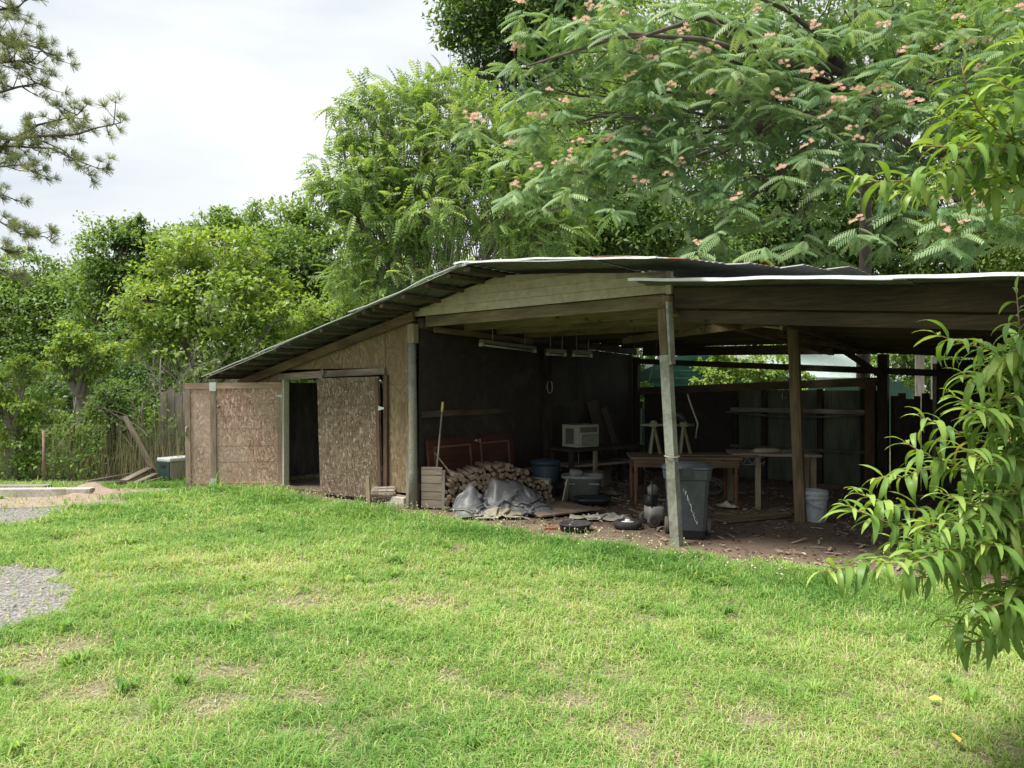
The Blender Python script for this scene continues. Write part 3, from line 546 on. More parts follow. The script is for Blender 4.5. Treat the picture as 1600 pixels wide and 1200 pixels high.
# ------------------------------------------------------------------ the shed
shed = thing('shed', 'long open-fronted wooden shed with rusty tin roof, an enclosed room and a carport', 'shed', O, SHED_ROT)
def shed_roof(a): return 2.58+.22*a
def up_roof(a, b): # upper roof profile
    pts = [(-.55, 2.475), (-.15, 2.55), (.35, 2.655), (.9, 2.80), (1.36, 2.90), (2.2, 2.85), (3.2, 2.76), (4.15, 2.67)]
    for (x0, z0), (x1, z1) in zip(pts, pts[1:]):
        if a <= x1: z = z0+(z1-z0)*(a-x0)/(x1-x0); break
    else: z = pts[-1][1]
    if a > 3: z += .06*min(1, (a-3)/1)*max(0, min(b+.6, 3.2))
    return z
def low_roof(a, b): return 2.615-.0736*(a-3.29)-.05*(b+.3)
def roofsheet(name, a0, a1, b0, b1, zf, mat, th=.006, corr=.007, pitch=.155, na=14, lip=True, wav=0.0, label=None):
    nb = max(4, int((b1-b0)/pitch*4)); mb = MB(); vs = []; fs = []
    for s in (0, 1):
        for i in range(na+1):
            a = a0+(a1-a0)*i/na
            for j in range(nb+1):
                b = b0+(b1-b0)*j/nb; z = zf(a, b)+corr*(1 if j % 4 in (1, 2) else -.2)+wav*math.sin(a*4.1+1)*math.exp(-(b-b0)*2)
                z += .008*nz2(a, b, 2.2, 4)
                vs.append((a, b, z-(th if s else 0)))
    n = nb+1; K = (na+1)*n
    for i in range(na):
        for j in range(nb):
            q = (i*n+j, (i+1)*n+j, (i+1)*n+j+1, i*n+j+1); fs.append(q); fs.append(tuple(x+K for x in q[::-1]))
    for i in range(na):
        for j in (0, nb):
            p, q = i*n+j, (i+1)*n+j; fs.append((p, p+K, q+K, q) if j == 0 else (q, q+K, p+K, p))
    for j in range(nb):
        for i in (0, na):
            p, q = i*n+j, i*n+j+1; fs.append((p, q, q+K, p+K) if i == 0 else (q, p, p+K, q+K))
    mb.add(vs, fs)
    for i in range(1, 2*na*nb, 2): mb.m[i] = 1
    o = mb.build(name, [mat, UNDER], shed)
    if label: o['label'] = label
    return o
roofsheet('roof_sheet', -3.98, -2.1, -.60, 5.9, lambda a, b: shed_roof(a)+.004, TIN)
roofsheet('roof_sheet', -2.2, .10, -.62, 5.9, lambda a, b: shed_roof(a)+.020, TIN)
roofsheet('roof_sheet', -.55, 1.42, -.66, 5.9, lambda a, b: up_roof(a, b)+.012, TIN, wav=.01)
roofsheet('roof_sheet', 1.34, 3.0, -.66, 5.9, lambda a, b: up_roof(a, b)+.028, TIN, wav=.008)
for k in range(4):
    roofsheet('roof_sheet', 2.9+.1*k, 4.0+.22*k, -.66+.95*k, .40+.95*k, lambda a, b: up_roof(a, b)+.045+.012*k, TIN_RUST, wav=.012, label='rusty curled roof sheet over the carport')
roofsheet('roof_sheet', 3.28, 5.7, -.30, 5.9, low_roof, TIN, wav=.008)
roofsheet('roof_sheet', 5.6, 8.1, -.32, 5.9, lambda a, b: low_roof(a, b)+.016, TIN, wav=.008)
# folded edge strips; the pale ones paint in the sky's reflection
def edge(a0, a1, b, zf, n=24, hh=.022, dz=.004, name='roof_edge', amp=.003, mat=None):
    mb = MB(); vs = []; fs = []
    for i in range(n+1):
        a = a0+(a1-a0)*i/n; z = zf(a, b)+dz+amp*math.sin(i*1.3)+amp*math.sin(i*.47+2)*1.5; bb_ = b+.008*math.sin(i*.9)
        vs += [(a, bb_-.02, z), (a, bb_+.03, z+.006), (a, bb_+.03, z-hh*.3), (a, bb_-.02, z-hh)]
    for i in range(n):
        for k in range(4): p = i*4+k; q = i*4+(k+1) % 4; fs.append((p, q, q+4, p+4))
    fs += [(3, 2, 1, 0), tuple(n*4+k for k in range(4))]
    return mb.add(vs, fs).build(name, mat or SKYEDGE, shed)
edge(3.26, 8.1, -.35, low_roof, 40, .028, .012)
edge(1.30, 3.75, -.72, up_roof, 24, .018, .04)
edge(-4.0, -.05, -.66, lambda a, b: shed_roof(a), 26, .009, .012, amp=.002, mat=TIN)
edge(-.5, 1.34, -.70, up_roof, 16, .010, .016, mat=TIN)
# purlins under the overhang
for i in range(12):
    a = -3.88+.340*i
    MB().beam((a, -.62, shed_roof(a)-.030), (a, 5.7, shed_roof(a)-.030), .045, .04).build('purlin', DARK_Y, shed)
for a in (-.30, .02, .40, .78, 1.12, 1.40):
    MB().beam((a, -.64, up_roof(a, 0)-.035), (a, 5.7, up_roof(a, 0)-.035), .09 if a > 1.3 else .06, .045).build('purlin', DARK_Y, shed)
# rake rafter against the front wall of the closed room
MB().beam((-4.05, -.07, shed_roof(-4.05)-.115), (.0, -.07, shed_roof(0)-.115), .04, .12).build('rafter', RAKE_X, shed)
# gable siding: courses of ribbed vinyl
sid = MB(); a_l, a_r = -.22, 3.50
courses = 5
zb = lambda a: 2.46+.045*(a-a_l)/(a_r-a_l)
for k in range(courses):
    h = .098; xs = np.linspace(a_l, a_r, 30)
    for x0, x1 in zip(xs, xs[1:]):
        c = []
        for x in (x0, x1):
            lo = zb(x)+k*h; hi = lo+h; top = up_roof(x, 0)-.03; c.append((x, min(lo, top), min(hi, top)))
        if c[0][2]-c[0][1] < .002 and c[1][2]-c[1][1] < .002: continue
        y0, y1 = -.035, -.012   # each course leans out at its bottom
        vs = []
        for x, lo, hi in c: vs += [(x, y0, lo), (x, y1, hi), (x, y1+.02, hi), (x, y0+.02, lo)]
        sid.add(vs, [(0, 4, 5, 1), (3, 2, 6, 7), (0, 3, 7, 4), (1, 5, 6, 2), (0, 1, 2, 3), (4, 7, 6, 5)])
sid.build('gable_siding', SIDING, shed)
MB().prism([(a_r+.003, 2.49), (a_r+.06, 2.49), (a_r+.06, up_roof(a_r, 0)-.035), (a_r+.003, up_roof(a_r, 0)-.03)], -.045, .01).build('corner_trim', SIDING, shed)
# rafters under the gable part
for i, b in enumerate((.02, .75, 1.45, 2.15, 2.9, 3.6, 4.3, 5.0)):
    z0, z1 = 2.395-.018*b, 2.435-.030*b
    MB().beam((.12, b+.02, z0), (3.46, b+.02, z1), .04, .13).build('rafter', RAFT_X if i < 4 else FASC_X, shed)  # rear rafters take darker wood: shade under the roof painted in
    mb = MB()
    mb.beam((.15, b+.075, z0+.03), (1.30, b+.075, up_roof(1.3, b)-.12), .04, .10); mb.beam((1.34, b+.075, up_roof(1.34, b)-.12), (3.4, b+.075, up_roof(3.4, b)-.16), .04, .10)
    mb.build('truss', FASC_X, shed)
# carport rafters
for i, b in enumerate((0, .62, 1.24, 1.86, 2.5, 3.15, 3.8, 4.45, 5.1, 5.66)):
    d = .20 if i == 0 else .15; z = lambda a: low_roof(a, b)-.028-d/2
    MB().beam((3.58, b, z(3.58)), (7.9, b, z(7.9)), .045, d).build('rafter', FASC_X if i == 0 else DARK_X if i > 5 else FASC_X, shed)  # rearmost rafters darker too, roof shade put into the wood colour
    if i == 0:
        zz = lambda a: low_roof(a, b)-.05-d-.055
        MB().beam((3.62, b+.06, zz(3.62)), (7.9, b+.06, zz(7.9)), .045, .12).build('beam', FASC_X, shed)
MB().beam((.2, 5.66, 2.20), (4.2, 5.66, 2.14), .05, .16).build('beam', DARK_X, shed)
MB().beam((3.53, -.10, 2.395), (3.53, 5.7, 2.13), .075, .15).build('beam', RAFT_Y, shed)
MB().beam((4.17, 1.2, 2.30), (4.17, 5.6, 2.10), .06, .10).build('beam', DARK_Y, shed)
# plate on top of the side wall
MB().beam((.06, -.02, 2.375), (.06, 5.6, 2.20), .09, .12).build('beam', DARK_Y, shed)
MB().beam((.15, .15, 2.30), (.15, 2.3, 2.235), .02, .07).build('wall_batten', RAFT_Y, shed)
# posts
def lpost(u0, v0, Y0, u1, v1): return
pl = MB(); pl.tube([(.0, -.08, -.05), (.0, -.08, .5), (-.005, -.08, 1.2), (-.02, -.085, 2.12)], [.062, .058, .055, .052], 12)
o = pl.build('post', ROUNDPOST, shed, smooth=True); o['label'] = 'round grey pole post at the corner of the closed room'
MB().bb(-.055, .055, -.13, -.04, 2.121, 2.36).build('post_extension', PALEZ, shed)
pw = MB(); wb = Vector(w2loc(gr(1058, 853))); wt = Vector(w2loc(at(1036, 480, 7.46)))
pw.beam(wb-Vector((0, 0, .05)), wb.lerp(wt, .80), .098, .098, (0, 1, 0)); o = pw.build('post', GREENPAINT, shed, bevel=.006); o['label'] = 'square post painted pale grey-green at the carport corner'
mb = MB(); mb.beam(wb.lerp(wt, .801), wt+Vector((0, 0, -.02)), .085, .085, (0, 1, 0)); mb.build('post_extension', REDB_Z if False else BRN_Z, shed)
mb = MB(); dd = (wt-wb).normalized(); q0 = wb.lerp(wt, .76); mb.beam(q0+Vector((.062, .0, 0)), wt+Vector((.062, 0, .05)), .025, .10, (0, 1, 0)); mb.build('post_splint', GREENPAINT, shed)
mb = MB(); q = wb.lerp(wt, .375); mb.tube([q+Vector((math.cos(t)*.072, math.sin(t)*.072, .004*math.sin(t*2))) for t in np.linspace(0, 6.28, 17)], .006, 6); mb.build('rope_tie', COOLB, shed, smooth=True)
pb = Vector(w2loc(gr(1249, 817))); pt = Vector(w2loc(at(1236, 488, 8.73)))
mb = MB(); mb.beam(pb-Vector((0, 0, .05)), pt, .09, .045, (0, 1, 0)); mb.beam(pb+Vector((0, .06, -.05)), pt+Vector((0, .06, 0)), .055, .045, (0, 1, 0)); mb.beam(pb+Vector((.055, .03, -.05)), pt+Vector((.055, .03, 0)), .02, .09, (0, 1, 0))
o = mb.build('post', BRN_Z, shed); o['label'] = 'rough brown post of nailed boards in the middle of the carport'
for a, b, w_, ht in ((4.3, 5.6, .14, 2.05), (.12, 5.55, .10, 2.1), (7.8, 5.6, .12, 1.9), (7.8, .1, .12, 2.05)):
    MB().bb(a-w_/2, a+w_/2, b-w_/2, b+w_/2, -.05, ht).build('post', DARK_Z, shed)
MB().beam((4.35, 5.4, 1.7), (3.9, 4.9, 2.1), .05, .08).build('brace', DARK_X, shed)
MB().beam((6.2, 5.45, .6), (6.9, 5.45, 2.05), .05, .12).build('brace', DARK_X, shed)
MB().beam((4.05, 5.0, 2.12), (3.3, 2.0, 2.33), .06, .09).build('brace', RAFT_X, shed)
MB().beam((1.3, 3.0, 2.25), (3.9, 1.6, 2.30), .05, .10).build('brace', RAFT_X, shed)
# side wall of the closed room (dark plywood)
sw = MB()
for i, (b0, b1) in enumerate(((0.02, 1.235), (1.24, 2.455), (2.46, 3.675), (3.68, 5.6))):
    z0, z1 = 2.315-.032*b0, 2.315-.032*b1; dx = .004*(i % 2)
    vs = [(dx, b0, .3), (dx, b1, .3), (dx, b1, z1), (dx, b0, z0), (dx+.02, b0, .3), (dx+.02, b1, .3), (dx+.02, b1, z1), (dx+.02, b0, z0)]
    sw.add(vs, [(0, 3, 2, 1), (4, 5, 6, 7), (0, 1, 5, 4), (2, 3, 7, 6), (0, 4, 7, 3), (1, 2, 6, 5)])
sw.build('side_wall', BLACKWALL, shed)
MB().bb(-.02, .012, .02, 5.6, 0, .3).build('skirting_board', DARK_Y, shed)
MB().bb(.024, .05, 1.6, 3.2, .28, .33).build('wall_batten', PALEZ, shed)
MB().bb(.024, .055, .05, 1.95, 1.17, 1.25).build('wall_shelf_rail', DARK_Y, shed)
MB().bb(.024, .11, 2.72, 2.84, 0, 2.2).build('post', DARK_Z, shed)
# interior of the closed room
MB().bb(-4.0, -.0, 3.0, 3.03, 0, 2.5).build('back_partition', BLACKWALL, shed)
MB().bb(-4.02, -3.98, 0.02, 5.7, 0, 1.62).build('side_wall', GREYW_Z, shed)
MB().bb(-3.96, -.05, .03, 2.98, .01, .05).build('room_floor', GREYW_X, shed)
# front wall
wallm = MB()
wallm.prism([(-4.0, .05), (-2.93, .05), (-2.93, 1.81), (-3.25, 1.81), (-4.0, 1.65)], 0, .02)
wallm.prism([(-.60, .17), (-.10, .19), (-.10, 2.46), (-.60, 2.40)], 0, .02)
wallm.prism([(-3.05, 1.815), (-.61, 1.815), (-.61, 2.38), (-3.05, 1.86)], 0, .02)
wallm.build('front_wall', PLY, shed)
MB().beam((-2.95, -.025, 1.70), (-1.80, -.025, 1.745), .035, .10).build('door_header', GREYW_X, shed)
MB().beam((-1.78, -.025, 1.745), (-.58, -.025, 1.77), .035, .09).build('door_header', GREYW_X, shed)
MB().beam((-1.90, -.06, 1.62), (-1.84, -.06, 1.80), .07, .02, (0, 1, 0)).build('header_block', GREYW_Z, shed)
MB().bb(-2.83, -2.775, -.05, .04, .05, 1.66).build('door_jamb', OFFWHITE, shed)
MB().bb(-.60, -.53, -.045, -.005, .12, 1.72).build('door_jamb', REDB_Z, shed)
MB().bb(-.095, -.05, -.03, .03, .05, 2.42).build('corner_board', REDB_Z, shed)
MB().bb(-.16, -.10, -.05, -.005, .0, .70).build('corner_board', GREYW_Z, shed)
MB().bb(-2.95, -1.7, -.12, .02, 0, .075).build('door_sill', RAFT_X, shed)
MB().beam((-.60, .0, .13), (-.06, .0, .10), .06, .07).build('door_sill', PALEZ, shed)
# right door, closed, tilted slightly
dr = thing('door', None, None, (-.61, -.035, .04), R(-4)); del_keys = [k for k in ('label', 'category') if k in dr.keys()]
dr.parent = shed; dr.rotation_euler = (R(1.2), R(-1.0), R(3)); dr['label'] = 'weathered grey-brown chipboard door standing nearly shut'
MB().bb(-1.22, 0, -.016, 0, .03, 1.66).build('door_panel', OSB2, dr)
MB().bb(-.06, .0, -.036, -.018, .05, 1.64).build('door_stile', REDB_Z, dr)
MB().bb(-1.18, -.1, -.002+.002, .03, .1, .17).build('door_rail', GREYW_X, dr)
MB().prism([(-.0, 1.27), (.10, 1.25), (.10, 1.23), (0, 1.21)], -.042, -.038).build('hinge', PLATE, dr)
# left door, swung open, faces the camera
hp = Vector(w2loc(at(443, 757, 11.40))); ep = Vector(w2loc(at(291, 757, 11.28))); dv = ep-hp
dl = thing('door', None, None, (hp.x, hp.y, .055)); dl.parent = shed; dl.rotation_euler = (0, R(.6), math.atan2(dv.y, dv.x))
dl['label'] = 'wide chipboard door with pale wooden frame, swung wide open'
DW = dv.xy.length; DH = 1.56
# local x runs from hinge to free edge; the face seen from the lawn is +y
MB().bb(.035, DW-.03, -.006, .006, .03, DH-.03).build('door_panel', OSB1, dl)
fy0, fy1 = .0065, .028
MB().bb(0, DW, fy0, fy1, DH-.075, DH+.012).build('door_rail', FRAME_X, dl)
MB().bb(.003, DW-.003, fy0, fy1, 0, .075).build('door_rail', FRAME_X, dl)
for x0, x1 in ((0, .075), (DW-.075, DW), (DW-.45, DW-.365)):
    MB().bb(x0, x1, fy0, fy1-.002, .078, DH-.078).build('door_stile', FRAME_Z, dl)
for z in (.015, DH-.11): MB().bb(DW-.455, DW-.36, fy1+.001, fy1+.004, z, z+.13).build('bracket_plate', PLATE, dl)
MB().prism([(.0, DH-.22), (.10, DH-.195), (.10, DH-.185), (0, DH-.17)], fy1+.001, fy1+.004).build('hinge', PLATE, dl)
mb = MB(); mb.tube([(DW-.03, fy1-.002, .80), (DW-.03, fy1+.04, .82), (DW-.03, fy1+.04, .90), (DW-.03, fy1-.002, .92)], .012, 8); mb.build('handle', FRAME_Z, dl, smooth=True)
mb = MB(); mb.tube([(DW-.49, .006, 1.22), (DW-.49, .05, 1.22)], .02, 10); mb.build('knob', FRAME_Z, dl, smooth=True)
mb = MB()
for z in (.38, .62, .88, 1.07, 1.25): mb.bb(.08, DW-.47, .0065, .0075, z, z+.0022)
mb.build('nail_seams', REDB_Z, dl)
# back wall of the carport with light boards between studs, shelf and top rail
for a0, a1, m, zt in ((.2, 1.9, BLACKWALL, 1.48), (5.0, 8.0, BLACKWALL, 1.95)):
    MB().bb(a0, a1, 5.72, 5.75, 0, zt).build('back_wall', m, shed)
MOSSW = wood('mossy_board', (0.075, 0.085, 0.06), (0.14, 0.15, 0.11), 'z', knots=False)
mb = MB()
for k in range(14):
    x0 = 1.92+k*.170; mb.bb(x0, x0+.169, 5.74+.003*(k % 2), 5.76+.003*(k % 2), 0, 1.50)
mb.build('back_wall', MOSSW, shed)
for a in (1.95, 2.45, 3.35, 4.0): MB().bb(a-.04, a+.04, 5.66, 5.735, 0, 1.52).build('stud', DARK_Z, shed)
MB().beam((.15, 5.62, 1.47), (4.25, 5.62, 1.64), .05, .13).build('back_rail', wood('back_rail_wood', (0.09, 0.065, 0.045), (0.17, 0.125, 0.085), 'x'), shed)
MB().beam((.15, 5.58, 2.02), (8.0, 5.58, 1.60), .04, .10).build('back_rail', DARK_X, shed)
mb = MB(); pr = [(1.9+.24*i, 5.52, 1.13-.06*math.sin(math.pi*i/9)) for i in range(10)]
for p, q in zip(pr, pr[1:]): mb.beam(p, q, .22, .02)
mb.build('shelf', MOSSW, shed)
MB().bb(1.9, 4.2, 5.60, 5.64, 1.13, 1.20).build('shelf_rail', GREYW_X, shed)
MB().bb(1.9, 4.2, 5.60, 5.64, .52, .57).build('shelf_rail', MOSSW, shed)
MB().bb(4.06, 4.20, 5.50, 5.59, 0, 1.62).build('post', REDB_Z, shed)
for k in range(6):
    a = 4.38+.105*k; MB().bb(a, a+(.088 if k == 3 else .104), 5.70, 5.72, 0, 1.42+.05*math.sin(k*2.1)).build('picket', DARK_Z, shed)
MB().bb(4.95, 5.0, 5.66, 5.76, 0, 1.9).build('stud', GREYW_Z, shed)
MB().bb(8.0, 8.03, 1.2, 5.7, 0, 2.1).build('added_right_wall', BLACKWALL, shed)  # unseen wall, added to keep the carport interior dark
# seam of the roof where light falls in along the side wall
# electrical wire under the front beam
mb = MB(); mb.tube([(.1, .05, 2.30), (.12, .8, 2.26), (.12, 1.7, 2.24), (.12, 2.7, 2.18)], .006, 5); mb.build('wire', RUBBER, shed, smooth=True)

# ------------------------------------------------------------------ lamps hanging from the rafters
def tube_lamp(name, label, p, q, w_=.06, h=.05):
    p = Vector(p); q = Vector(q); m = (p+q)/2; d = q-p; t = thing(name, label, 'lamp', m, 0, 'fluorescent lamps under the shed roof'); t.rotation_euler = d.to_track_quat('X', 'Z').to_euler(); L = d.length
    MB().bb(-L/2, L/2, -w_/2, w_/2, 0, h).build('housing', LAMPH, t, bevel=.004)
    mb = MB(); mb.tube([(-L/2+.04, 0, -.025), (L/2-.04, 0, -.025)], .014, 10); mb.build('tube', OFFWHITE, t, smooth=True)
    mb = MB(); mb.bb(-L/2, -L/2+.035, -w_/2-.003, w_/2+.003, -.045, .0)
    mb.bb(L/2-.035, L/2, -w_/2-.003, w_/2+.003, -.045, .0); mb.build('end_cap', OFFWHITE, t)
    mb = MB(); mb.tube([(-L*.3, 0, h), (-L*.3, 0, h+.25)], .004, 4); mb.tube([(L*.3, 0, h), (L*.3, 0, h+.25)], .004, 4); mb.build('hanger', STEEL, t)
    return t
tube_lamp('fluorescent_lamp', 'long pale tube lamp along the dark wall, left of the others', loc2w(.25, .95, 2.16), loc2w(.25, 2.2, 2.11))
tube_lamp('fluorescent_lamp', 'short pale tube lamp left of the dark wall post', loc2w(.35, 2.35, 2.07), loc2w(.5, 2.65, 2.06), .05, .06)
tube_lamp('fluorescent_lamp', 'short pale tube lamp right of the dark wall post', loc2w(.55, 2.75, 2.06), loc2w(.75, 3.0, 2.05), .05, .06)
tube_lamp('fluorescent_lamp', 'tube lamp hanging in front of the brown middle post', at(1133, 500, 9.4), at(1225, 510, 8.9))

# ------------------------------------------------------------------ objects under the roof
def place(u, v): p = gr(u, v); return Vector((p.x, p.y, .008))
# wooden side panel of the wood stack
p = place(676, 797)
t = thing('plank_bin_end', 'stacked plank panel closing the left end of the firewood stack', 'wood panel', p+Vector((0, 0, 0)), R(-14))
mb = MB()
for k in range(5): mb.bb(-.15, .13+.01*(k % 2), -.012+.003*(k % 2), .012+.003*(k % 2), .02+k*.105, .02+k*.105+.098)
mb.build('planks', GREYW_X, t); MB().bb(.13, .17, -.03, .03, 0, .50).build('upright', GREYW_Z, t)
# firewood
def log_mesh(i):
    mb = MB(); r0 = 1.0; n = 12; Lh = .5; rnd = random.Random(i); rad = [1+rnd.uniform(-.16, .16) for _ in range(n)]
    if i % 3 == 2: rad = [r*(.72 if k in (1, 2, 3, 4) else 1) for k, r in enumerate(rad)]
    vs = []; fs = []
    for j, y in enumerate((-.5, -.2, .2, .5)):
        for k in range(n):
            a = 2*math.pi*k/n; r = rad[k]*(1+.05*rnd.uniform(-1, 1)); vs.append((math.cos(a)*r, y, math.sin(a)*r))
    for j in range(3):
        for k in range(n): fs.append((j*n+k, j*n+(k+1) % n, (j+1)*n+(k+1) % n, (j+1)*n+k))
    mb.add(vs, fs); mb.cur = 1; mb.v and None
    k0 = len(mb.v); mb.v += [(x, y, z) for x, y, z in vs[:n]]+[(x, y, z) for x, y, z in vs[-n:]]
    mb.f += [tuple(range(k0, k0+n))[::-1], tuple(range(k0+n, k0+2*n))]; mb.m += [1, 1]
    o = mb.build('log', [BARK, CUT]); me = o.data; bpy.data.objects.remove(o); return me
logm = [log_mesh(i) for i in range(6)]
pa = Vector((-.90, 9.62, 0)); pbv = Vector((.42, 10.02, 0)); rowd = (pbv-pa).normalized(); logd = Vector((rowd.y, -rowd.x, 0)); ll = (pbv-pa).length
zrow = .05; row = 0
while zrow < .68:
    s = .02+.03*(row % 2); off = 0.0
    while s < ll:
        r = random.uniform(.018, .036); x = s+r
        t_ = x/ll; hmax = .42+.36*t_ if t_ < .45 else .58 if t_ < .62 else .58-.85*(t_-.62)
        if zrow < hmax:
            o = bpy.data.objects.new('firewood_log', random.choice(logm)); C.objects.link(o); L = random.uniform(.34, .5)
            o.location = pa+rowd*x+Vector((0, 0, zrow+random.uniform(-.012, .012)))+logd*random.uniform(-.05, .06); o.scale = (r, L, r)
            o.rotation_euler = (random.uniform(-.05, .05), random.uniform(0, 6), math.atan2(logd.y, logd.x)-math.pi/2+random.gauss(0, .06))
            tag(o, 'short round or split log lying in the firewood stack behind the grey tarp', 'log', 'logs in the firewood stack')
        s += 2*r*.98
    zrow += .050; row += 1
# tarp
def tarp(name, label, mat, cx, cy, rz, lx, ly, hf, seed, nx=64, ny=44, cat='tarp', thick=.003):
    V = []; fs = []
    for j in range(ny+1):
        for i in range(nx+1):
            x = (i/nx-.5)*lx; y = (j/ny-.5)*ly; q = Vector((x*2.6+seed, y*2.6, seed)); rd = abs(noise.noise(q)); rd2 = abs(noise.noise(q*2.7+Vector((3, 1, 0)))); rd3 = abs(noise.noise(q*5.5))
            h = hf(x/lx+.5, y/ly+.5); g1 = abs(noise.noise(Vector((x*5.5+y*2.2+seed, y*1.1-x*.5, seed)))); g2 = abs(noise.noise(Vector((x*11-y*5+seed, y*3+x*2, seed+2)))); f = h*(1.05-.35*rd)-.22*g1*min(1, h*4)-.07*g2*min(1, h*6)+.02*rd3
            ex = .10*noise.noise(Vector((x*3, y*3, seed+5))); ey = .13*noise.noise(Vector((x*3+9, y*3, seed)))
            V.append((x+ex, y+ey, max(.012+.05*rd2+.02*rd3, f)))
    for j in range(ny):
        for i in range(nx): k = j*(nx+1)+i; fs.append((k, k+1, k+nx+2, k+nx+1))
    mb = MB(); mb.add(V, fs); o = mb.build(name, mat, None, smooth=True, loc=(cx, cy, .01), rot=(0, 0, rz)); o.modifiers.new('th', 'SOLIDIFY').thickness = thick
    return tag(o, label, cat)
def hf(s, t):
    e = min(1, s*8, (1-s)*5, t*4+.12)
    sm = lambda x: x*x*(3-2*x) if 0 < x < 1 else (0 if x <= 0 else 1)
    left = .36*sm(1-abs(s-.17)/.22)*(.2+.8*sm(t*1.15)); right = (.42-.36*max(0, s-.5))*sm((s-.30)/.16)*(.12+.88*sm(t*1.05))
    return e*(max(left, right)+.10)
def drape(name, label, mat, loc, rz, lx, ly, H, seed, nx=66, ny=46, squeeze=.72, steps=260, cat='tarp', thick=.003):
    """sheet laid over a lumpy heap: a small position-based cloth settled on the height field H(x, y)"""
    g = np.random.default_rng(seed); X, Y = np.meshgrid(np.linspace(-lx/2, lx/2, nx), np.linspace(-ly/2, ly/2, ny)); sx = lx/(nx-1); sy = ly/(ny-1)
    P = np.stack([X*squeeze, Y*squeeze, H(X*squeeze, Y*squeeze)+.03+.09*vnoise(X+3, Y+3, 9, seed)], -1); Q = P.copy()
    cons = [((slice(None), slice(0, -1)), (slice(None), slice(1, None)), sx, 1.0), ((slice(0, -1), slice(None)), (slice(1, None), slice(None)), sy, 1.0),
            ((slice(0, -1), slice(0, -1)), (slice(1, None), slice(1, None)), math.hypot(sx, sy), .6), ((slice(0, -1), slice(1, None)), (slice(1, None), slice(0, -1)), math.hypot(sx, sy), .6),
            ((slice(None), slice(0, -3)), (slice(None), slice(3, None)), 3*sx, .12), ((slice(0, -3), slice(None)), (slice(3, None), slice(None)), 3*sy, .12)]
    for it in range(steps):
        V = (P-Q)*.90; Q = P.copy(); P = P+V; P[..., 2] -= .0012
        for _ in range(3):
            for a, b, L, k in cons:
                d = P[b]-P[a]; n = np.linalg.norm(d, axis=-1, keepdims=True)+1e-9; c = d*((n-L)/n*.5*k*.8)
                A = np.zeros_like(P); A[a] += c; A[b] -= c; P = P+A
            h = H(P[..., 0], P[..., 1])+.006; under = P[..., 2] < h; P[..., 2] = np.where(under, h, P[..., 2]); P[..., :2] = np.where(under[..., None], Q[..., :2]+(P[..., :2]-Q[..., :2])*.45, P[..., :2])
    i = np.arange(nx*ny).reshape(ny, nx); Fc = np.stack([i[:-1, :-1], i[:-1, 1:], i[1:, 1:], i[1:, :-1]], -1).reshape(-1, 4)
    o = npmesh(name, P.reshape(-1, 3), Fc, mat, smooth=True); o.location = loc; o.rotation_euler = (0, 0, rz); o.modifiers.new('th', 'SOLIDIFY').thickness = thick
    m = o.modifiers.new('s', 'SUBSURF'); m.levels = 1; m.render_levels = 1
    return tag(o, label, cat)
def heap(x, y):
    sm = lambda v: np.clip(v, 0, 1)**2*(3-2*np.clip(v, 0, 1)); ramp_ = sm((y+.22)/.42)
    return np.maximum(.25*sm(1-np.abs(x+.36)/.26)*ramp_, (.34-.33*np.clip(x+.05, 0, 1))*sm((x+.22)/.16)*sm((.62-x)/.2)*ramp_)+.05*vnoise(x+5, y+5, 9, 4)+.06*vnoise(x+5, y+5, 4, 6)*ramp_
drape('tarp', 'crumpled shiny grey plastic tarp slumped against the firewood', TARP, (-.13, 9.30, .012), R(10), 1.75, 1.05, heap, 3, 84, 56, .64, 240)
drape('tarp', 'tan cloth tarp bunched in front of the grey tarp', TARPTAN, (-.16, 9.02, .012), R(8), .75, .46, lambda x, y: .10*np.exp(-((x/.16)**2+(y/.1)**2))+.03*vnoise(x+5, y+5, 12, 9), 5, 40, 28, .62, 160)
drape('dirty_rag', 'off-white dirty rag lying between the pan and the wheel', RAG, place(950, 812), R(4), .72, .42, lambda x, y: .035*vnoise(x+5, y+5, 10, 2), 8, 44, 28, .60, 160, 'rag')
drape('dirty_rag', 'small rolled pale rag left of the larger rag', RAG, place(915, 811), R(-6), .40, .22, lambda x, y: .03*vnoise(x+5, y+5, 10, 3), 9, 30, 18, .55, 120, 'rag')
# poles leaning on the post
def pole(name, label, p, q, r, mat, tipmat=None, tip=0, cat='pole'):
    t = thing(name, label, cat, p); d = Vector(q)-Vector(p)
    MB().tube([(0, 0, 0), d*.5, d*(1-tip)], [r*1.1, r, r*.95], 8).build('shaft', mat, t, smooth=True)
    if tip: MB().tube([d*(1-tip), d], r*1.25, 8).build('grip', tipmat, t, smooth=True)
    return t
pole('long_handle', 'upright grey tool handle with yellow grip leaning by the round post', gr(677, 797), at(692, 628, 9.62), .012, GREYW_Z, BRASS, .09, 'tool handle')
pole('stick', 'thin brown stick slanting across the firewood stack', gr(741, 803)+Vector((0, 0, .12)), at(666, 690, 9.85), .010, BRN_Z, None, 0, 'stick')
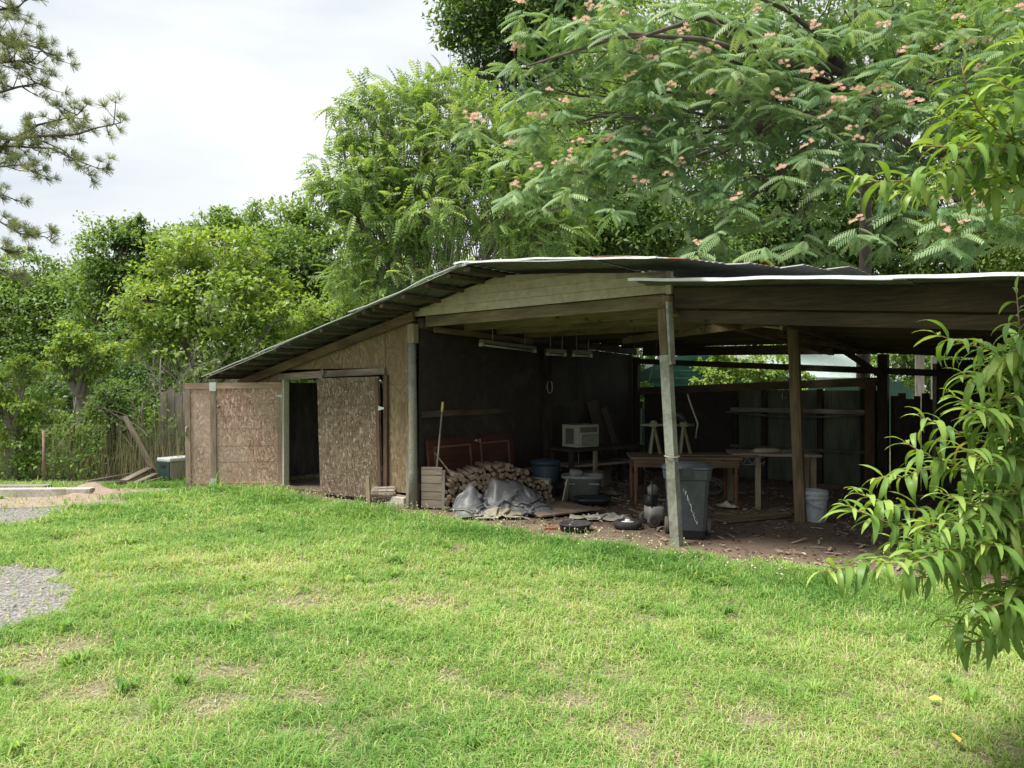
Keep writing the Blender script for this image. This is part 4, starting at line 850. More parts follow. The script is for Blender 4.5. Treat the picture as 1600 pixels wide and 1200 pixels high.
# red panelled door lying on its side against the dark wall
t = thing('panelled_door', 'dark red panelled door lying on its side against the black wall', 'door', loc2w(.14, .08, .27), SHED_ROT+R(90), rot=(R(-6), 0, SHED_ROT+R(90)))
L = 1.78; H = .62
MB().bb(0, L, -.02, .015, .0, H).build('slab', REDDOOR, t)
for x0, x1 in ((.10, .82), (1.02, 1.66)):
    mb = MB()
    for a, b, c, d in ((x0, x1, .10, .125), (x0, x1, H-.125, H-.10), (x0, x0+.025, .125, H-.125), (x1-.025, x1, .125, H-.125)): mb.bb(a, b, -.034, -.021, c, d)
    mb.build('moulding', REDLIP, t); MB().bb(x0+.09, x1-.09, -.030, -.021, .18, H-.18).build('raised_panel', REDDOOR, t)
mb = MB(); mb.tube([(.90, -.02, H-.07), (.90, -.06, H-.07), (.90, -.075, H-.07), (.90, -.085, H-.07)], [.012, .012, .028, .012], 12); mb.build('knob', STEEL, t, smooth=True)
MB().bb(1.00, 1.04, -.026, -.021, H-.10, H-.05).build('lock_plate', STEEL, t)
t = thing('trestle', 'low dark board propping up the red door behind the firewood', 'board', loc2w(.16, .05, .008), SHED_ROT+R(90)); MB().bb(0, 1.8, -.02, .02, 0, .26).build('board', DARK_X, t)
o = MB().box((0, 0, .14), (.85, .018, .28)).build('plywood_offcut', wood('dull_brown_ply', (0.10, 0.06, 0.04), (0.17, 0.11, 0.07), 'x', knots=False), None, loc=at(695, 735, 9.99)-Vector((0, 0, .22)), rot=(R(-5), 0, SHED_ROT+R(84))); tag(o, 'dull brown plywood offcut in front of the red door', 'board')
# flat board
cs = [gr(808, 798), gr(868, 816), gr(914, 803), gr(858, 784)]; c = sum(cs, Vector())/4; d = (cs[1]-cs[0])
o = MB(); w1 = (cs[3]-cs[0]).length
for k in range(3): o.bb(-d.length/2, d.length/2, -w1/2+k*w1/3+.002, -w1/2+(k+1)*w1/3-.002, 0, .018)
t = thing('flat_board', 'grey-brown wooden panel of three boards lying flat on the dirt by the tarp', 'board', c+Vector((0, 0, .03)), rot=(R(1.5), R(-2), math.atan2(d.y, d.x)))
o.build('boards', wood('dusty_board', (0.19, 0.14, 0.10), (0.33, 0.26, 0.19), 'x'), t)
o = MB()
for x in (-.3, .3): o.bb(x-.03, x+.03, -w1/2+.02, w1/2-.02, -.022, -.001)
o.build('cleats', GREYW_X, t)
# pale cabinet
t = thing('metal_cabinet_panel', 'pale open metal box between the tarp and the dark can', 'box', place(838, 786), rot=(0, R(4), R(-12)))
mb = MB(); mb.bb(-.17, .15, -.01, .0, 0, .30); mb.bb(-.17, -.16, 0, .22, 0, .30); mb.bb(.14, .15, 0, .22, 0, .30); mb.bb(-.17, .15, .001, .22, .30, .308); mb.build('shell', OFFWHITE, t)
mb = MB(); mb.tube([(.08, -.02, .30), (.13, -.06, .18), (.12, -.04, .06), (.05, -.05, .0)], .006, 6); mb.build('cord', RUBBER, t, smooth=True)
# dark blue round can
t = thing('trash_can', 'dark blue round lidded trash can standing behind the grey tub', 'trash can', place(853, 779)+Vector((0, .12, 0)), R(10))
mb = MB(); mb.loft([(0, 0, 0, .165, .165), (0, 0, .22, .18, .18), (0, 0, .222, .184, .184), (0, 0, .235, .184, .184), (0, 0, .24, .181, .181), (0, 0, .46, .196, .196)], 28, 2); mb.build('body', BLUEBIN, t, smooth=True, bevel=.004)
mb = MB(); mb.loft([(0, 0, .455, .212, .212), (0, 0, .50, .214, .214), (0, 0, .515, .20, .20), (0, 0, .54, .06, .06)], 28, 2); mb.build('lid', BLUEBIN, t, smooth=True)
for s in (-1, 1): MB().bb(s*.205-.012, s*.205+.012, -.045, .045, .36, .40).build('handle', BLACKP, t)
# grey tub
t = thing('storage_tub', 'large dusty grey plastic tub with rim, standing on the dirt', 'tub', place(912, 784)+Vector((0, .12, 0)), R(-8))
mb = MB(); mb.loft([(0, 0, 0, .20, .15), (0, 0, .30, .262, .20), (0, 0, .305, .285, .222), (0, 0, .34, .292, .228), (0, 0, .345, .272, .208), (0, 0, .30, .25, .19), (0, 0, .015, .19, .14)], 32, 5, True, True); mb.build('body', TUBP, t, smooth=True)
mb = MB(); mb.bb(-.24, -.10, -.212, -.2, .235, .255); mb.bb(.09, .23, -.212, -.2, .235, .255); mb.build('rib', TUBP, t)
o = MB(); o.loft([(0, 0, 0, .09, .07), (.01, 0, .12, .085, .065), (.012, 0, .128, .06, .04)], 16, 5); o = o.build('foam_block', TUBP, None, loc=place(899, 784)+Vector((0, .2, .28)), rot=(.2, .1, .4), smooth=True); tag(o, 'grey lump standing up inside the grey tub', 'block')
o = MB(); o.bb(-.008, .008, -.16, .16, 0, .33); o = o.build('white_offcut', OFFWHITE, None, loc=place(884, 786)+Vector((0, .1, 0)), rot=(0, R(12), R(-20))); tag(o, 'pale thin sheet leaning on the left of the grey tub', 'sheet')
t = thing('shallow_tray', 'low black plastic tray in front of the grey tub', 'tray', place(926, 792)+Vector((0, .07, 0)), R(6))
mb = MB(); mb.loft([(0, 0, 0, .17, .15), (0, 0, .05, .20, .18), (0, 0, .055, .22, .20), (0, 0, .075, .225, .205), (0, 0, .08, .235, .215), (0, 0, .105, .24, .22), (0, 0, .108, .22, .20), (0, 0, .04, .18, .16)], 32, 4); mb.build('body', BLACKP, t, smooth=True)
t = thing('feed_pan', 'round black rubber pan on the dirt by the grass edge', 'pan', place(899, 832)+Vector((0, .06, 0)))
mb = MB(); mb.loft([(0, 0, 0, .15, .15), (0, 0, .07, .168, .168), (0, 0, .075, .176, .176), (0, 0, .085, .176, .176), (0, 0, .085, .160, .160), (0, 0, .012, .142, .142)], 32, 2); mb.build('body', RUBBER, t, smooth=True)
t = thing('loose_wheel', 'small black tyre with white hub lying flat on the dirt', 'wheel', place(982, 828)+Vector((0, .06, 0)))
mb = MB(); mb.loft([(0, 0, .0, .13, .13), (0, 0, .012, .150, .150), (0, 0, .045, .158, .158), (0, 0, .075, .150, .150), (0, 0, .088, .125, .125), (0, 0, .083, .10, .10), (0, 0, .06, .085, .085)], 32, 2, True, False); mb.build('tyre', RUBBER, t, smooth=True)
mb = MB(); mb.loft([(0, 0, .062, .087, .087), (0, 0, .070, .07, .07), (0, 0, .082, .03, .03), (0, 0, .10, .028, .028)], 24, 2); mb.build('hub', WHITEP, t, smooth=True)
o = MB().box((0, 0, .012), (.26, .05, .02)).build('red_stick', surf('red_paint', (0.30, 0.06, 0.04), (0.42, 0.12, 0.08), 8, .7), None, loc=place(868, 828), rot=(0, 0, .12)); tag(o, 'flat reddish stick lying against the black pan', 'stick')
# brown vine stems / twigs on the dirt
mb = MB()
for k in range(7):
    p = place(random.uniform(870, 1180), random.uniform(822, 846)); an = random.uniform(-.5, .5); d = Vector((math.cos(an), math.sin(an), 0))*random.uniform(.2, .5); mb.tube(wiggle(p, p+d, 5, .08), .004, 5)
o = mb.build('fallen_twigs', DEADTWIG, smooth=True); tag(o, 'thin dry twigs lying on the dirt at the grass edge', 'twigs', kind='stuff')
# window air conditioner on a bench by the wall
acp = at(900, 698, 11.45)
t = thing('shelf_bench', 'dark rough bench with a low shelf along the black wall', 'bench', Vector((acp.x+.35, acp.y+.25, .008)), SHED_ROT+R(72))
topz = acp.z-.012
MB().bb(-.75, .75, -.28, .28, topz-.045, topz-.008).build('bench_top', DARK_X, t); MB().bb(-.72, .72, -.24, .24, .36, .39).build('shelf', GREYW_X, t)
for sx in (-.7, .7):
    for sy in (-.24, .24): MB().bb(sx-.03, sx+.03, sy-.03, sy+.03, 0, topz-.046).build('leg', DARK_Z, t)
MB().bb(-.3, -.24, -.29, -.25, 0, topz-.05).build('leg', PALEZ, t)
t = thing('air_conditioner', 'cream window air conditioner standing on the dark bench', 'air conditioner', Vector((acp.x+.02, acp.y, topz-.008)), R(36))
MB().bb(-.0, .44, 0, .36, 0, .345).build('case', AC_C, t, bevel=.008)
mb = MB(); mb.bb(.06, .40, -.010, -.001, .23, .31); mb.bb(.10, .41, -.010, -.001, .03, .195); mb.build('grille', AC_D, t)
MB().bb(.02, .075, -.012, -.001, .06, .20).build('control_panel', OFFWHITE, t)
mb = MB(); mb.bb(-.006, -.001, .08, .27, .05, .29)
mb.build('side_vent', AC_D, t)
mb = MB()
for k in range(9): mb.bb(.101, .409, -.014, -.011, .038+k*.017, .046+k*.017)
mb.build('louvres', AC_C, t)
o = MB(); o.tube([Vector((0, 0, 0)), Vector((.01, 0, -.15)), Vector((.0, .0, -.40))], .006, 6); o = o.build('power_cord', COOLB, t, smooth=True); o.location = (0, -.02, .01)
# horseshoe ring on the wall post
mb = MB(); mb.tube([Vector((math.sin(x)*.045, 0, -math.cos(x)*.10)) for x in np.linspace(-2.7, 2.7, 18)], .008, 6)
hp_ = loc2w(.125, 2.76, 1.555); o = mb.build('metal_ring', STEEL, None, smooth=True, loc=hp_, rot=(0, 0, SHED_ROT+R(60))); tag(o, 'thin metal ring hanging on the dark wall post', 'ring')
# boards leaning in the dark corner
for k, (lab, dx, tl, w_) in enumerate((('wide dark board leaning in the back corner, left one', 0, 14, .22), ('narrow dark board leaning in the back corner, right one', .28, 18, .12))):
    p = at(955+k*22, 725, 12.9); p.z = .008; o = MB(); o.bb(-w_/2, w_/2, -.012, .012, 0, 1.35-.1*k); o = o.build('leaning_board', DARK_Z if False else wood('dark_leaning_wood_%s' % 'ab'[k], (0.06, 0.05, 0.04), (0.12, 0.10, 0.08), 'z'), None, loc=p, rot=(R(-5), R(-tl), SHED_ROT+R(70))); tag(o, lab, 'board')  # plain dark grey-brown wood
# rolling refuse bin behind the front post
bp_ = Vector((1.83, 7.88, .008))
t = thing('wheeled_bin', 'tall dark grey wheeled refuse bin right behind the pale corner post', 'refuse bin', bp_, R(-14))
mb = MB(); mb.loft([(0, .0, .10, .195, .19), (0, 0, .105, .20, .2), (0, -.005, .66, .235, .245), (0, -.005, .665, .245, .255)], 36, 7); mb.build('body', BINP, t, smooth=False, bevel=.01)
mb = MB(); mb.loft([(0, 0, 0, .185, .15), (0, 0, .10, .19, .175)], 24, 8); mb.build('base', BLACKP, t, bevel=.01)
mb = MB(); mb.loft([(0, -.005, .666, .25, .262), (0, -.005, .76, .262, .272), (0, -.005, .78, .258, .268)], 36, 7); mb.build('rim', BINP, t, bevel=.006)
mb = MB(); mb.loft([(0, -.01, .781, .272, .285), (0, -.01, .80, .270, .283), (0, .0, .835, .20, .21), (0, 0, .845, .10, .10)], 36, 6); mb.build('lid', BINP, t, bevel=.006)
MB().bb(-.06, .06, -.295, -.275, .70, .80).build('latch', BLACKP, t); t.scale = (.95, .95, .93)
mb = MB(); mb.tube([(-.2, .29, .76), (.2, .29, .76)], .014, 8); mb.build('handle', BLACKP, t, smooth=True)
for s in (-1, 1): mb = MB(); mb.tube([(s*.205, .17, .095), (s*.250, .17, .095)], .095, 24); mb.build('wheel', GREYRUB, t, bevel=.01)
mb = MB(); rr_ = random.Random(4)
for k in range(26):
    z = .56-.0145*k; x = -.03+.0052*k+rr_.uniform(-.010, .010); yb = -(.2+.045*(z-.105)/.555)-.004
    mb.box((x, yb-.002, z), (rr_.uniform(.002, .007), .002, rr_.uniform(.008, .034)))
mb.build('paint_smear', WHITEP, t)
# small wheeled machine at the left of the bin
t = thing('wheeled_machine', 'small grey wheeled machine half hidden by the refuse bin', 'machine', place(1023, 827)+Vector((0, .07, 0)), R(14))
def wheel(parent, x, y, r, wd):
    mb = MB(); mb.tube([(x, y-wd/2, r), (x, y+wd/2, r)], r, 22); w_ = mb.build('wheel', GREYRUB, parent, bevel=.008)
    mb = MB(); mb.tube([(x, y-wd/2-.004, r), (x, y+wd/2+.004, r)], r*.58, 18)
    mb.build('rim', BLACKP, w_)
    mb = MB()
    for k in range(6): a = k*math.pi/3; mb.beam((x, y-wd/2-.008, r), (x+math.cos(a)*r*.55, y-wd/2-.008, r+math.sin(a)*r*.55), .004, .012)
    mb.build('spokes', GREYRUB, w_)
wheel(t, 0, 0, .072, .045); wheel(t, .02, .26, .072, .045)
mb = MB(); mb.loft([(.06, .13, .07, .09, .10), (.07, .13, .20, .10, .11), (.06, .13, .22, .09, .10)], 20, 4); mb.build('deck', surf('dusty_white', (0.40, 0.39, 0.36), (0.52, 0.51, 0.48), 9, .6), t, smooth=True)
mb = MB(); mb.loft([(.02, .12, .225, .06, .07), (.02, .12, .34, .065, .075), (.02, .12, .345, .04, .05)], 20, 5); mb.build('motor', BLACKP, t, smooth=True)
mb = MB(); mb.loft([(.04, .12, .345, .05, .05), (.045, .12, .42, .06, .06), (.05, .12, .46, .03, .03)], 18, 2.4); mb.build('cap', TUBP, t, smooth=True)
mb = MB(); mb.tube([(0, .04, .2), (.0, .04, .5), (.0, .22, .5), (0, .22, .2)], .009, 8); mb.build('handle', BLACKP, t, smooth=True)
# tables
tp = at(1075, 722, 9.75)
t = thing('wooden_table', 'worn brown wooden table with turned legs behind the refuse bin', 'table', Vector((2.24, 9.95, .008)), R(-4))
MB().bb(-.70, .70, -.38, .38, .63, .66).build('table_top', TABLEW, t, bevel=.005)
mb = MB(); mb.bb(-.66, .66, -.355, -.335, .53, .629); mb.bb(-.66, .66, .335, .355, .53, .629); mb.bb(-.66, -.64, -.334, .334, .53, .629); mb.bb(.64, .66, -.334, .334, .53, .629); mb.build('apron', TABLEW, t)
for sx in (-.63, .63):
    for sy in (-.33, .33):
        mb = MB(); mb.loft([(sx, sy, z, r, r) for z, r in ((0, .016), (.08, .02), (.12, .026), (.14, .018), (.30, .028), (.44, .030), (.47, .018), (.485, .032), (.50, .022), (.525, .032), (.529, .034))], 14, 2); mb.build('leg', TABLEZ, t, smooth=True)
t2 = thing('work_table', 'rough pale-legged work table right of the brown table', 'table', Vector((3.42, 9.95, .008)), R(-10))
MB().bb(-.55, .55, -.36, .36, .67, .70).build('table_top', GREYW_X, t2)
for sx, sy in ((-.22, -.33), (-.5, .3), (.5, -.1), (.5, .32)): MB().bb(sx-.034, sx+.034, sy-.02, sy+.02, 0, .669).build('leg', PALEZ, t2)
mb = MB()
mb.beam((-.5, -.35, .655), (-.14, -.35, .655), .008, .008); mb.beam((-.5, -.35, .56), (-.14, -.35, .56), .008, .008)
mb.tube([(-.5+.36*s/30, -.35, .607+.036*math.sin(s/30*math.pi*6)) for s in range(31)], .004, 5); mb.build('scroll_rail', STEEL, t2, smooth=True)
t3 = thing('plank', 'long thin plank lying over the brown table top', 'plank', Vector((2.50, 9.75, .672)), R(-7)); MB().bb(-.45, .65, -.06, .06, .0, .02).build('board', TABLEW, t3)
MB().bb(-.43, .60, -.05, .05, -.0, -.004+.0).build('shadow_gap', TABLEW, t3) if False else None
o = MB(); o.loft([(0, 0, 0, .19, .10), (.01, 0, .04, .17, .09), (-.02, 0, .05, .12, .06)], 20, 3); o = o.build('folded_sack', TARPTAN, None, loc=(3.30, 9.80, .715), rot=(0, 0, .2), smooth=True); tag(o, 'flat yellowish sack lying on the work table', 'sack')
# yellow trestle stand on the table
t = thing('metal_stand', 'yellow-green metal trestle stand with clamps on the brown table', 'stand', Vector((2.02, 10.12, .670)), R(0))
mb = MB(); mb.tube([(-.30, 0, .38), (.42, 0, .38)], .018, 8); mb.build('crossbar', YELLOWM, t, smooth=True)
for x in (-.12, .28):
    for dx, dy in ((-.05, -.10), (.06, -.10), (-.03, .12)):
        MB().beam((x, 0, .37), (x+dx*1.2, dy, 0), .03, .03).build('leg', YELLOWM, t)
    mb = MB(); mb.loft([(x, 0, .36, .06, .035), (x, 0, .41, .05, .035), (x, 0, .44, .03, .02)], 14, 4); mb.build('clamp', YELLOWM, t)
mb = MB(); mb.tube([(.44, 0, .20), (.47, 0, .40), (.36, 0, .70), (.33, 0, .80)], .012, 8); mb.build('lever', STEEL, t, smooth=True)
mb = MB(); mb.tube([(.0, .0, .42), (.10, .05, .50), (.22, .05, .52), (.30, 0, .42)], .05, 12); mb.build('motor', BLACKP, t, smooth=True)
# planks on the floor below the tables
for k, (lab, u0, v0, u1, v1, w_, z) in enumerate((('pale plank on the dirt floor, upper of the two under the tables', 1118, 801, 1180, 806, .10, .02), ('broad weathered plank on the dirt floor beside the middle post', 1125, 814, 1228, 804, .20, .035))):
    p, q = gr(u0, v0, z), gr(u1, v1, z); d = q-p; t = thing('floor_plank', lab, 'plank', (p+q)/2, math.atan2(d.y, d.x)); MB().bb(-d.length/2, d.length/2, -w_/2, w_/2, -.012, .014).build('board', PALEZ if False else RAFT_X, t)
tarp('plastic_scrap', 'crumpled pale plastic scrap lying under the tables', OFFWHITE, place(1138, 795).x, place(1138, 795).y, .2, .26, .2, lambda s, t: .10*math.sin(math.pi*s)*math.sin(math.pi*t), 6.1, 20, 16, 'plastic scrap')
tarp('plastic_scrap', 'greyish plastic scrap behind the grey tub', TUBP, place(955, 774).x, place(955, 774).y, .2, .3, .2, lambda s, t: .09*math.sin(math.pi*s)*math.sin(math.pi*t), 1.4, 20, 16, 'plastic scrap')
t = thing('chair_scrap', 'pale curved board end standing under the work table', 'board', place(1160, 790)+Vector((0, .5, 0)), R(0)); MB().prism([(-.03, .05), (.04, .0), (.07, .12), (.05, .3), (-.05, .42), (-.04, .25)], -.008, .008).build('board', PALEZ, t)
mb = MB(); c = place(1115, 775)
for k in range(3): mb.tube([c+Vector((math.cos(x+k)*(.13+.02*k), math.sin(x+k)*.12+.1, .10+.09*math.sin(x*1.0+k)+.02*k)) for x in np.linspace(0, 6.0, 22)], .007, 6)
o = mb.build('hose_coil', TUBP, smooth=True); tag(o, 'tangled grey hose under the brown table', 'hose')
for k, a in enumerate((2.36, 2.36)):
    MB().tube([(a, 5.735, 1.32-.11*k), (a, 5.728, 1.32-.11*k)], .035, 14).build('outlet_hole', BLACKP, shed)
mb = MB(); mb.tube([(2.78, 5.60, 1.45), (2.78, 5.58, 1.38), (2.81, 5.58, 1.34), (2.84, 5.58, 1.38)], .008, 6); mb.build('hook', STEEL, shed, smooth=True)
rs = random.Random(31)
mb = MB()
for k in range(9):
    a, b = rs.uniform(.5, 3.4), rs.uniform(.8, 4.5); z = 2.36-.03*b; L = rs.uniform(.12, .5); mb.tube([(a, b, z), (a+rs.uniform(-.02, .02), b, z-L*.5), (a+rs.uniform(-.03, .03), b, z-L)], .004, 4)
mb.build('hanging_wires', RUBBER, shed)
mb = MB()
for k in range(230):
    a = rs.uniform(.3, 6.5); b = rs.uniform(-.15, 4.5)**1.0; p = loc2w(a, b, .02+rs.uniform(0, .012)); an = rs.uniform(0, 3.14); L = rs.uniform(.04, .17)*(1 if rs.random() < .9 else 2); d = Vector((math.cos(an), math.sin(an), rs.uniform(-.05, .12)))*L; mb.beam(p-d*.5, p+d*.5, rs.uniform(.006, .03), rs.uniform(.004, .01))
o = mb.build('wood_debris', surf('pale_debris', (0.16, 0.12, 0.085), (0.38, 0.31, 0.24), 25, .9)); tag(o, 'splinters, sticks and wood chips scattered over the dirt under the roof', 'debris', kind='stuff')
t = thing('cardboard_box', 'sagging brown cardboard box in the dark under the bench', 'box', loc2w(.62, 3.35, .008), SHED_ROT+R(12)); MB().bb(-.17, .17, -.2, .2, 0, .26).build('body', TARPTAN, t, bevel=.006); MB().box((.20, 0, .27), (.10, .38, .006), Matrix.Rotation(R(28), 3, 'Y').to_euler()).build('flap', TARPTAN, t)
# bucket
t = thing('bucket', 'grey plastic bucket with wire handle right of the middle post', 'bucket', place(1279, 818)+Vector((0, .12, 0)), R(20))
mb = MB(); mb.loft([(0, 0, 0, .125, .125), (0, 0, .26, .143, .143), (0, 0, .262, .153, .153), (0, 0, .285, .154, .154), (0, 0, .287, .146, .146), (0, 0, .31, .147, .147), (0, 0, .312, .157, .157), (0, 0, .335, .158, .158), (0, 0, .338, .148, .148), (0, 0, .36, .150, .150), (0, 0, .355, .142, .142), (0, 0, .02, .118, .118)], 36, 2); mb.build('body', BUCKP, t, smooth=True, bevel=.003)
mb = MB(); mb.tube([(math.cos(x)*.162, -abs(math.sin(x))*.165, .27-.11*abs(math.sin(x))) for x in np.linspace(0, math.pi, 16)], .004, 6); mb.build('handle', STEEL, t, smooth=True)
# broken bushel basket and stake
bk = place(603, 790)+Vector((0, .10, 0))
t = thing('bushel_basket', 'broken slatted bushel basket lying on its side by the shed wall', 'basket', bk, rot=(R(0), R(0), R(-8)))
mb = MB()
for k in range(16):
    a = 2*math.pi*k/16; a2 = a+.31; r0, r1 = .115, .155
    for y0, y1, ra, rb in ((-.19, .15, r0, r1),):
        p = [(y0, ra*math.cos(a), ra*math.sin(a)), (y0, ra*math.cos(a2), ra*math.sin(a2)), (y1+.02*random.uniform(-1, 1), rb*math.cos(a2), rb*math.sin(a2)), (y1+.02*random.uniform(-1, 1), rb*math.cos(a), rb*math.sin(a))]
        p = [Vector((x, y, z*.82+.13)) for x, y, z in p]; n_ = (p[1]-p[0]).cross(p[3]-p[0]).normalized()*.004; mb.add(p+[q+n_ for q in p], [(0, 1, 2, 3), (7, 6, 5, 4), (0, 4, 5, 1), (1, 5, 6, 2), (2, 6, 7, 3), (3, 7, 4, 0)])
mb.build('slats', GREYW_X, t)
for y in (-.1, .02, .13):
    r_ = .115+.04*(y+.19)/.34+.006; mb = MB(); mb.tube([(y, r_*math.cos(x), r_*math.sin(x)*.82+.13) for x in np.linspace(0, 6.2, 22)], .006, 5); mb.build('hoop', GREYW_X, t)
o = MB().box((0, 0, .19), (.055, .03, .40)).build('wooden_stake', PALEZ, None, loc=place(576, 791), rot=(0, R(-2), R(-20))); tag(o, 'short pale wooden stake standing beside the broken basket', 'stake')
t = thing('concrete_block', 'pale concrete block under the corner of the plywood wall', 'block', loc2w(-.38, .02, .006), SHED_ROT); MB().bb(-.2, .2, -.09, .10, 0, .125).build('block', CONC, t, bevel=.008)
mb = MB()
rs = random.Random(5)
for k in range(14):
    p = loc2w(-.15+rs.uniform(-.12, .10), -.16+rs.uniform(-.1, .06), .015+rs.uniform(0, .05)); an = rs.uniform(0, 6.28); d = Vector((math.cos(an), math.sin(an), rs.uniform(-.1, .2)))*rs.uniform(.05, .13); mb.beam(p-d*.5, p+d*.5, .022, .008)
o = mb.build('wood_scraps', GREYW_X); tag(o, 'heap of splintered wood scraps at the foot of the round post', 'wood scraps', kind='stuff')

# ------------------------------------------------------------------ left yard
t = thing('cooler', 'dark green and beige cooler with white lid behind the open door', 'cooler', Vector((at(267, 700, 12.45).x, 12.45, 0)), R(60))
mb = MB(); mb.bb(-.02, .42, -.0, .30, .03, .31); mb.build('body', COOLB, t, bevel=.02)
MB().bb(-.035, -.021, .0, .30, .03, .305).build('end_panel', COOLG, t, bevel=.004)
MB().bb(-.04, .44, -.02, .32, .312, .375).build('lid', WHITEP, t, bevel=.018)
MB().bb(-.05, -.036, .09, .21, .23, .26).build('handle', BLACKP, t)
def plank(label, u0, v0, Y0, u1, v1, Y1, w_, h, mat=None, name='old_plank', group=None):
    p, q = at(u0, v0, Y0), at(u1, v1, Y1); d = q-p; t = thing(name, label, 'plank', (p+q)/2, 0, group); t.rotation_euler = d.to_track_quat('X', 'Z').to_euler()
    MB().bb(-d.length/2, d.length/2, -w_/2, w_/2, -h/2, h/2).build('board', mat or GREYW_X, t); return t
plank('long grey plank lying on the left edge of the plank pile', 122, 756, 12.3, 206, 741, 13.0, .10, .05)
plank('uppermost slanting plank of the pile beside the cooler', 193, 752, 11.9, 236, 731, 12.8, .13, .04)
plank('lower slanting plank of the pile beside the cooler', 197, 762, 11.7, 244, 741, 12.5, .10, .04)
plank('dark short beam at the foot of the plank pile', 165, 760, 11.85, 196, 757, 11.9, .12, .10, DARK_X)
plank('broad pale board end on the plank pile nearest the cooler', 222, 753, 12.1, 247, 747, 12.5, .18, .03, FRAME_X)
plank('weathered grey post leaning diagonally against the brush', 195, 651, 13.1, 240, 735, 12.75, .07, .05, GREYW_X, 'leaning_post')
t = thing('concrete_curb', 'long pale concrete curb at the left edge of the yard', 'curb', gr(60, 777), R(2)); MB().bb(-2.6, .75, -.07, .07, 0, .13).build('curb', CONC, t, bevel=.012)
t = thing('concrete_curb', 'dark weathered concrete block behind the pale curb', 'curb', gr(15, 770)+Vector((0, .2, 0)), R(1)); MB().bb(-1.2, .45, -.10, .10, 0, .09).build('curb', DARKCONC, t, bevel=.015)
t = thing('board_fence', 'short run of tall grey vertical board fence behind the open door', 'fence', Vector((at(250, 700, 13.6).x, 13.6, 0)), R(-8))
for k in range(9):
    x = k*.145; MB().bb(x, x+.135, 0, .02, 0, 1.46+.04*math.sin(k*1.7)).build('fence_board', GREYW_Z, t)
MB().bb(0, 1.3, .021, .06, .4, .49).build('fence_rail', GREYW_X, t); MB().bb(0, 1.3, .021, .06, 1.15, 1.24).build('fence_rail', GREYW_X, t)
mb = MB(); mb.tube([gr(69, 756), at(68, 672, 12.1)], .022, 8); o = mb.build('rusty_stake', SNAGM, smooth=True); tag(o, 'rusty brown stake standing upright in the brush at left', 'stake')

# ------------------------------------------------------------------ green metal building behind
t = thing('metal_building', 'low dark green metal building with pale roof seen through the carport', 'building', (6, 17, 0), 0)
A = at(1097, 540, 17.0); Lf = at(985, 586, 17.2); Rt = Vector((A.x+1.9, 16.6, Lf.z-.1)); A2 = at(1302, 549, 23.0); R2 = at(1432, 594, 21.6); L2 = A2+(Lf-A)
def rel(p): return Vector(p)-Vector((6, 17, 0))
mb = MB(); pts = [rel((Lf.x, Lf.y, -.1)), rel((Rt.x, Rt.y, -.1)), rel(Rt), rel(A), rel(Lf)]; mb.add(pts, [(0, 1, 2, 3, 4)])
mb.add([rel((Rt.x, Rt.y, -.1)), rel((R2.x-.1, R2.y, -.1)), rel(R2)-Vector((.1, 0, .03)), rel(Rt)-Vector((0, 0, .03))], [(0, 1, 2, 3)]); mb.build('wall', GREENMETAL, t)
mb = MB()
for k in range(14):
    z = .2+.17*k
    if z < Lf.z: x0, x1 = Lf.x, Rt.x
    else: f = (z-Lf.z)/(A.z-Lf.z); x0 = Lf.x+(A.x-Lf.x)*f; x1 = Rt.x+(A.x-Rt.x)*f
    if x1-x0 > .15: yf = lambda x: Lf.y+(Rt.y-Lf.y)*(x-Lf.x)/(Rt.x-Lf.x)-.02; mb.beam(rel((x0, yf(x0), z)), rel((x1, yf(x1), z)), .03, .03)
mb.build('siding_rib', GREENMETAL, t)
mb = MB(); up = Vector((0, 0, .05)); mb.add([rel(A)+up, rel(Rt)+up, rel(R2)+up, rel(A2)+up, rel(A), rel(Rt), rel(R2), rel(A2)], [(0, 1, 2, 3), (7, 6, 5, 4), (0, 4, 5, 1), (1, 5, 6, 2), (2, 6, 7, 3)])
mb.add([rel(A)+up*1.04, rel(A2)+up*1.04, rel(L2)+up, rel(Lf)+up], [(0, 1, 2, 3)]); mb.build('roof', PALEROOF, t)
for p_, q_ in ((rel(Lf)+Vector((-.1, -.1, .03)), rel(A)+Vector((0, -.1, .06))), (rel(A)+Vector((0, -.1, .06)), rel(Rt)+Vector((.1, -.1, .03))), (rel(A2)+up*2, rel(R2)+up*1.5)): MB().beam(p_, q_, .06, .12).build('rake_trim', WHITEP, t)
for k, u in enumerate((1437, 1462)):
    p = at(u, 575, 15.5); t = thing('white_board', ('tall' if k == 0 else 'short')+' weathered grey-white board beyond the carport at right', 'board', (p.x, p.y, 0)); MB().bb(-.09, .09, -.015, .015, 0, 2.4 if k == 0 else 2.15).build('board', GREYW_Z, t)

# ------------------------------------------------------------------ trees
def lob(*items): return [tuple(at(u, v, Y))+(r*Y/F,) for u, v, Y, r in items]
def gb(u, Y): p = at(u, 600, Y); return (p.x, p.y, 0)
